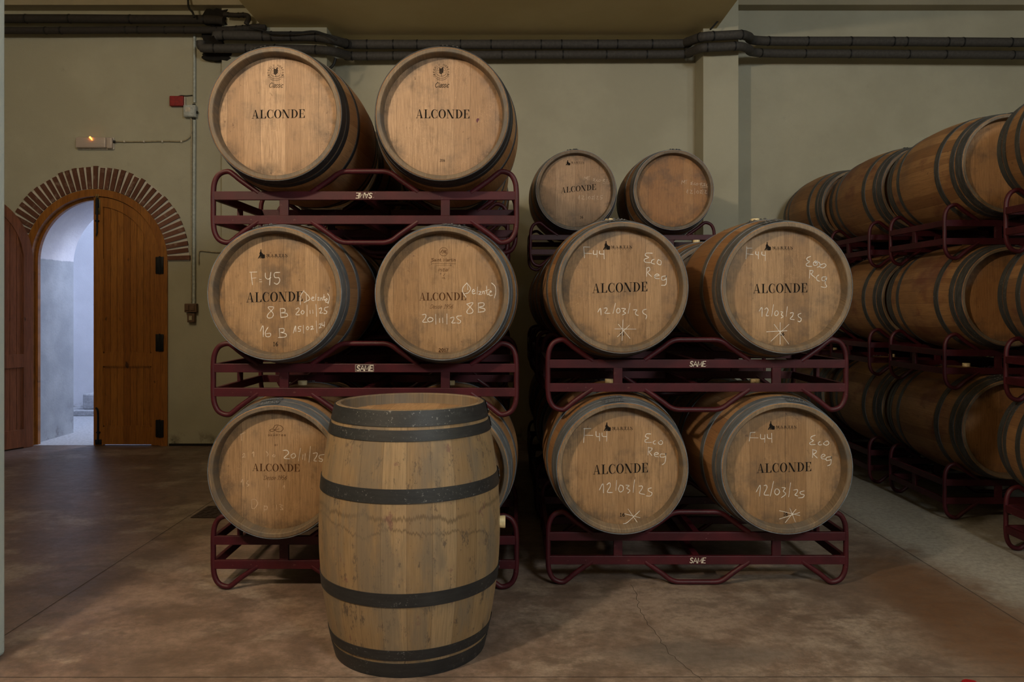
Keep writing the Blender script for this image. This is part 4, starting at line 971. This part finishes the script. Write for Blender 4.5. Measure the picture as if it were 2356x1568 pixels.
F_L1L = [[(370,430),(375,490)],[(360,430),(412,412)],[(385,635),(400,620),(405,640),(380,660),(415,655)],[(480,620),(495,605),(495,655)],[(620,600),(640,625),(630,650)],[(700,630),(685,645),(705,655),(710,635)],[(370,910),(385,880),(390,955)],[(440,890),(425,920),(448,935),(430,950)],[(650,900),(640,960)],[(790,960),(802,940),(804,975)],[(475,1085),(478,1170)],[(475,1085),(510,1080),(535,1120),(505,1170),(478,1170)],[(600,1140),(600,1205)],[(600,1150),(630,1150),(628,1180),(600,1185)],[(725,1135),(728,1190)],[(750,1130),(785,1140),(765,1155),(790,1180),(760,1185)]]
C_R3a = [[(675,475),(682,440),(695,460),(705,438),(708,472)],[(705,440),(733,436)],[(720,438),(722,472)],[(785,452),(762,460),(780,466),(762,475),(785,482)],[(805,460),(792,475),(810,482)],[(822,465),(812,478),(825,484),(832,470),(822,465)],[(842,472),(850,470)],[(858,462),(856,490)],[(858,462),(875,465),(860,475),(880,492)],[(905,465),(885,470),(900,478),(885,488),(905,492)],[(935,470),(912,478),(915,495),(932,490),(925,482)],[(855,502),(935,506)]]
C_R3b = [[(620,645),(632,615),(630,655)],[(655,620),(672,625),(655,650),(680,652)],[(698,605),(698,660)],[(725,625),(715,640),(728,652),(738,638),(725,625)],[(748,628),(765,625),(750,650),(772,648)],[(775,610),(775,662)],[(795,625),(808,625),(795,650),(815,652)],[(855,615),(832,620),(832,635),(850,640),(832,655)]]

def martin(al, fig, txt, num=None):
    def f(k):
        k.serif('ALCONDE', *al); cooper_logo(k, *fig, *txt)
        if num: k.text('16', num[0], num[1], num[3], num[3]-num[2], .0030, 0, 0, gap=.2)
    return f
def p_L3L(k):
    k.serif('ALCONDE', 308, 1270, 1355, 1340, 155); crest(k, 740, 520, 1.0, 0)
    k.text('Classic', 612, 865, 795, 85, .0022, .35, 0, smooth=True, gap=.06); k.text('HA', 425, 530, 245, 45, .0022)
def p_L3R(k):
    k.serif('ALCONDE', 445, 1418, 1348, 1352, 160); crest(k, 905, 510, 1.0, 0)
    k.text('Classic', 785, 1035, 792, 88, .0026, .35, 0, smooth=True, gap=.06)
    k.text('2016', 880, 970, 2130, 45, .0015)
def p_L2R(k):
    k.serif('ALCONDE', 455, 928, 832, 828, 78)
    k.stroke([(700+42*math.cos(R_(12*i)), 343+42*math.sin(R_(12*i))) for i in range(31)], .0016, False)
    k.stroke([(668,352),(682,330),(692,325),(678,345),(672,360)], .0016); k.stroke([(690,362),(706,328),(708,355),(724,326),(722,360),(732,352)], .002)
    k.text('Saint Martin', 578, 822, 440, 31, .0024, 0, 0, gap=.1)
    k.stroke([(580,464),(640,460),(700,465),(760,460),(822,464)], .0012)
    for i in range(12): k.stroke([(625+i*12.8, 480),(633+i*12.8, 480)], .0015, False)
    k.text('Initial', 640, 745, 540, 36, .0018, .35, 0, smooth=True, gap=.06); k.text('J', 692, 706, 584, 24, .0018, .3); k.text('ML', 685, 716, 612, 16, .0018)
    k.text('Desde 1956', 560, 790, 912, 40, .0015, .35, 0, smooth=True, gap=.08); k.text('2017', 650, 745, 1342, 30, .0030, gap=.12)
    k.text('17000158-1', 640, 772, 1365, 14, .0013)
def p_L1L(k):
    k.serif('ALCONDE', 482, 958, 797, 803, 75)
    k.stroke([(690,372),(715,338),(770,345),(790,375),(765,402),(725,398),(690,378),(662,382),(660,395),(690,398),(715,375),(735,345)], .0022)
    k.stroke([(705,385),(740,378),(752,372)], .0016)
    k.text('DEMPTOS', 640, 815, 446, 14, .0019, gap=.5); k.text('07', 706, 735, 545, 16, .0018)
    k.text('Desde 1956', 592, 822, 884, 40, .0015, .35, 0, smooth=True, gap=.08)

# ------- the left front stack
GB = 'racked wine barrels'
GR = 'maroon barrel racks'
XL, YL_ = -1.402, 3.60
for lv, (lab, dec) in enumerate((('maroon tubular barrel rack on the floor behind the upright barrel', None),
                                 ('maroon tubular barrel rack at middle height of the left stack, decal upright in a box', (.230, False, True)),
                                 ('maroon tubular barrel rack under the two topmost barrels, its decal upside down', (.230, True, False)))):
    put_rack(lab, (XL, YL_, PITCH*lv), GR, dec)
yf = YL_+RD/2-LB/2
spec = [
 (0, 0, K_grey, 'hd_b', 'bottom oak barrel half hidden by the upright barrel, faint chalk on its head'),
 (0, 1, K_grey, 'hd_b', 'oak barrel with zinc hoops mostly hidden right behind the upright barrel'),
 (1, 0, K_grey, 'hd_b', 'oak barrel chalked F-45 and 16 B on the middle rack of the left stack'),
 (1, 1, K_grey, 'hd_b', 'oak barrel chalked 20/11/25 and 8 B in brown lettering, left stack'),
 (2, 0, K_black, 'hd_a', 'black hooped oak barrel on top of the left stack, nearer the door'),
 (2, 1, K_black, 'hd_a', 'black hooped oak barrel on top of the left stack, one with a purple spot'),
]
for lv, sd, ck, hd, lab in spec:
    dx = (-.012, .0)[sd]; dz = (0.0 if lv else -.003)
    if lv == 2: dz = .006
    c = centre(XL, YL_, PITCH*lv, sd, dx, dz)
    r, h = put_barrel(ck, lab, c, (0, 0, 0), hd, GB, spin=random.uniform(-.25, .25))
    cc = (c[0], c[2]+.345)
    if (lv, sd) == (2, 0): marks(h, head_conv(cc, ck, yf, 540, 100, 7.84), p_L3L, print_mat='print')
    if (lv, sd) == (2, 1):
        kk = Ink(head_conv(cc, ck, yf, 900, 100, 7.84))
        kk.poly([(1535,1380),(1545,1355),(1565,1348),(1582,1352),(1586,1368),(1572,1395),(1556,1425),(1548,1430),(1538,1405)])
        o = link('wine_stain', kk.mb.mesh('wine_stain', M['wine']), h); o['label'] = 'small purple wine spot'
        marks(h, head_conv(cc, ck, yf, 900, 100, 7.84), p_L3R, print_mat='print')
    if (lv, sd) == (1, 0): marks(h, head_conv(cc, ck, yf, 470, 500, 4.356), martin((422, 990, 850, 838, 98), (540, 608, 318, 410), (622, 838, 362, 390), (692, 740, 1245, 1288)), C_L2L, cw=.0032)
    if (lv, sd) == (1, 1): marks(h, head_conv(cc, ck, yf, 860, 500, 4.356), p_L2R, C_L2R, 'print_brown', cw=.0033)
    if (lv, sd) == (0, 0): marks(h, head_conv(cc, ck, yf, 470, 900, 4.356), p_L1L, {'chalk': C_L1L, 'chalk_faint': F_L1L}, 'print_brown', cw=.0033)
# ------- the right front stack
XR, YR_, PR = .158, 3.663, .815
put_rack('maroon tubular barrel rack on the floor under the lower two chalked star barrels', (XR, YR_, 0), GR, (.118, False, False))
put_rack('maroon tubular barrel rack between the four chalked barrels, second up in the right front stack', (XR, YR_, PR), GR, (.230, False, False))
yf = YR_+RD/2-LB/2
spec = [
 (0, 0, K_grey, 'lower left oak barrel of the right front stack, chalk star beside the 16', (1240, 890, 4.481), C_R1L, ((558, 1127, 900, 878, 98), (670, 740, 362, 452), (755, 968, 405, 435), (835, 885, 1295, 1332))),
 (0, 1, K_grey, 'lower right oak barrel of the right front stack, scribbled chalk star over the 16', (1590, 890, 4.479), C_R1R, ((677, 1242, 885, 865, 95), (792, 862, 350, 438), (875, 1088, 393, 420), (952, 998, 1285, 1325))),
 (1, 0, K_dull, 'upper left oak barrel of the right front stack, chalk star and clean Eco Reg', (1230, 490, 4.611), C_R2L, ((612, 1200, 848, 828, 100), (728, 800, 295, 388), (812, 1036, 340, 370), (905, 948, 1258, 1295))),
 (1, 1, K_dull, 'upper right oak barrel of the right front stack, big chalk star and overwritten Eco', (1600, 490, 4.611), C_R2R, ((612, 1190, 850, 840, 98), (732, 800, 305, 395), (815, 1035, 350, 378), (900, 942, 1262, 1298))),
]
for lv, sd, ck, lab, crop, chalk, al in spec:
    c = centre(XR, YR_, PR*lv, sd, (0, .012)[sd] + (.0, .0)[lv], (.0, .012)[lv])
    r, h = put_barrel(ck, lab, c, (0, 0, 0), 'hd_b', GB, spin=random.uniform(-.2, .2))
    marks(h, head_conv((c[0], c[2]+.345), ck, yf, *crop), martin(*al), chalk, cw=.0033)

# ------- stacks behind
def stack(X, Yr, levels, cask, head, pitch, rl, bl, skip=(), plain_top=False):
    for lv in range(levels):
        put_rack(rl[lv], (X, Yr, pitch*lv), GR)
        for sd in (0, 1):
            if (lv, sd) in skip: continue
            c = centre(X, Yr, pitch*lv, sd, random.uniform(-.006, .006))
            yield lv, sd, put_barrel(cask, bl[lv][sd], c, (0, 0, 0), head, GB, bung=not (plain_top and lv == 2), spin=random.uniform(-.3, .3)), c
lvl = ('bottom', 'middle', 'top')
def names(fmt): return [[fmt % (lvl[lv], s_) for s_ in ('left', 'right')] for lv in range(3)]
def rnames(fmt): return [fmt % lvl[lv] for lv in range(3)]
list(stack(-1.45, 4.74, 3, K_black, 'hd_b', PITCH, rnames('%s rack of the second stack back, behind the left front stack'), names('%s level barrel in the second stack back on the left, its %s one')))
list(stack(-1.45, 5.88, 3, K_dull, 'hd_c', PITCH, rnames('%s rack of the rearmost stack behind the left front stack'), names('%s level barrel in the rearmost stack on the left, its %s one')))
list(stack(.14, 4.80, 2, K_dull, 'hd_b', PR, rnames('%s rack of the dark second stack behind the right front stack'), names('%s level barrel of the dark second stack behind the right front stack, %s one')))
bl = names('%s level barrel of the rear stack behind the right front stack, %s one')
bl[2] = ['small looking printed oak barrel at the back with faint chalk, left of its pair', 'small looking unprinted orange oak barrel at the back, faintly chalked, by the wall pier']
Y3 = 5.94
for lv, sd, (r, h), c in stack(.13, Y3, 3, K_dull, 'hd_a', .808, rnames('%s rack of the rear stack, carrying the small looking pair by the wall pier'), bl):
    if lv == 2:
        cc = (c[0], c[2]+.345); cv = head_conv(cc, K_dull, Y3+RD/2-LB/2, 1180, 300, 4.127)
        if sd == 0: marks(h, cv, martin((457, 790, 595, 562, 55), (503, 545, 280, 330), (553, 676, 292, 312), (637, 667, 810, 835)), {'chalk_dim': C_R3a + C_R3b}, cw=.0033)
        else:
            h.data = K_dull.head_mesh('hd_c')
            marks(h, cv, None, {'chalk_dim': shift(C_R3a, 925, 35) + shift(C_R3b, 1028, -55)}, cw=.0033)
# right-hand column of stacks receding to the wall
cols = [(2.65, 3.49, 'nearest'), (2.66, 4.78, 'second'), (2.645, 5.755, 'third'), (2.585, 6.71, 'farthest')]
for X, Yr, nm in cols:
    list(stack(X, Yr, 3, K_red, 'hd_c', PITCH, rnames('%%s maroon rack of the %s stack in the right hand aisle row' % nm), names('%%s reddish barrel of the %s stack in the right hand aisle row, %%s one' % nm), plain_top=True))

# ------- upright barrel in front
K_up = Cask(.947, .350, .287, 'st_pale', 'hd_b', 'hoop_black', rec=.040, dr=.262, hoops=[(.001, .056, 'hoop_black'), (.068, .106, 'hoop_black'), (.268, .317, 'hoop_black')], rivet_a=PI*0.0+.25)
put_barrel(K_up, 'upright pale oak barrel with wide black hoops standing on the floor in front', (-.397, 3.03, 0), (0, 0, 0), 'hd_b', None, upright=True, spin=.0)
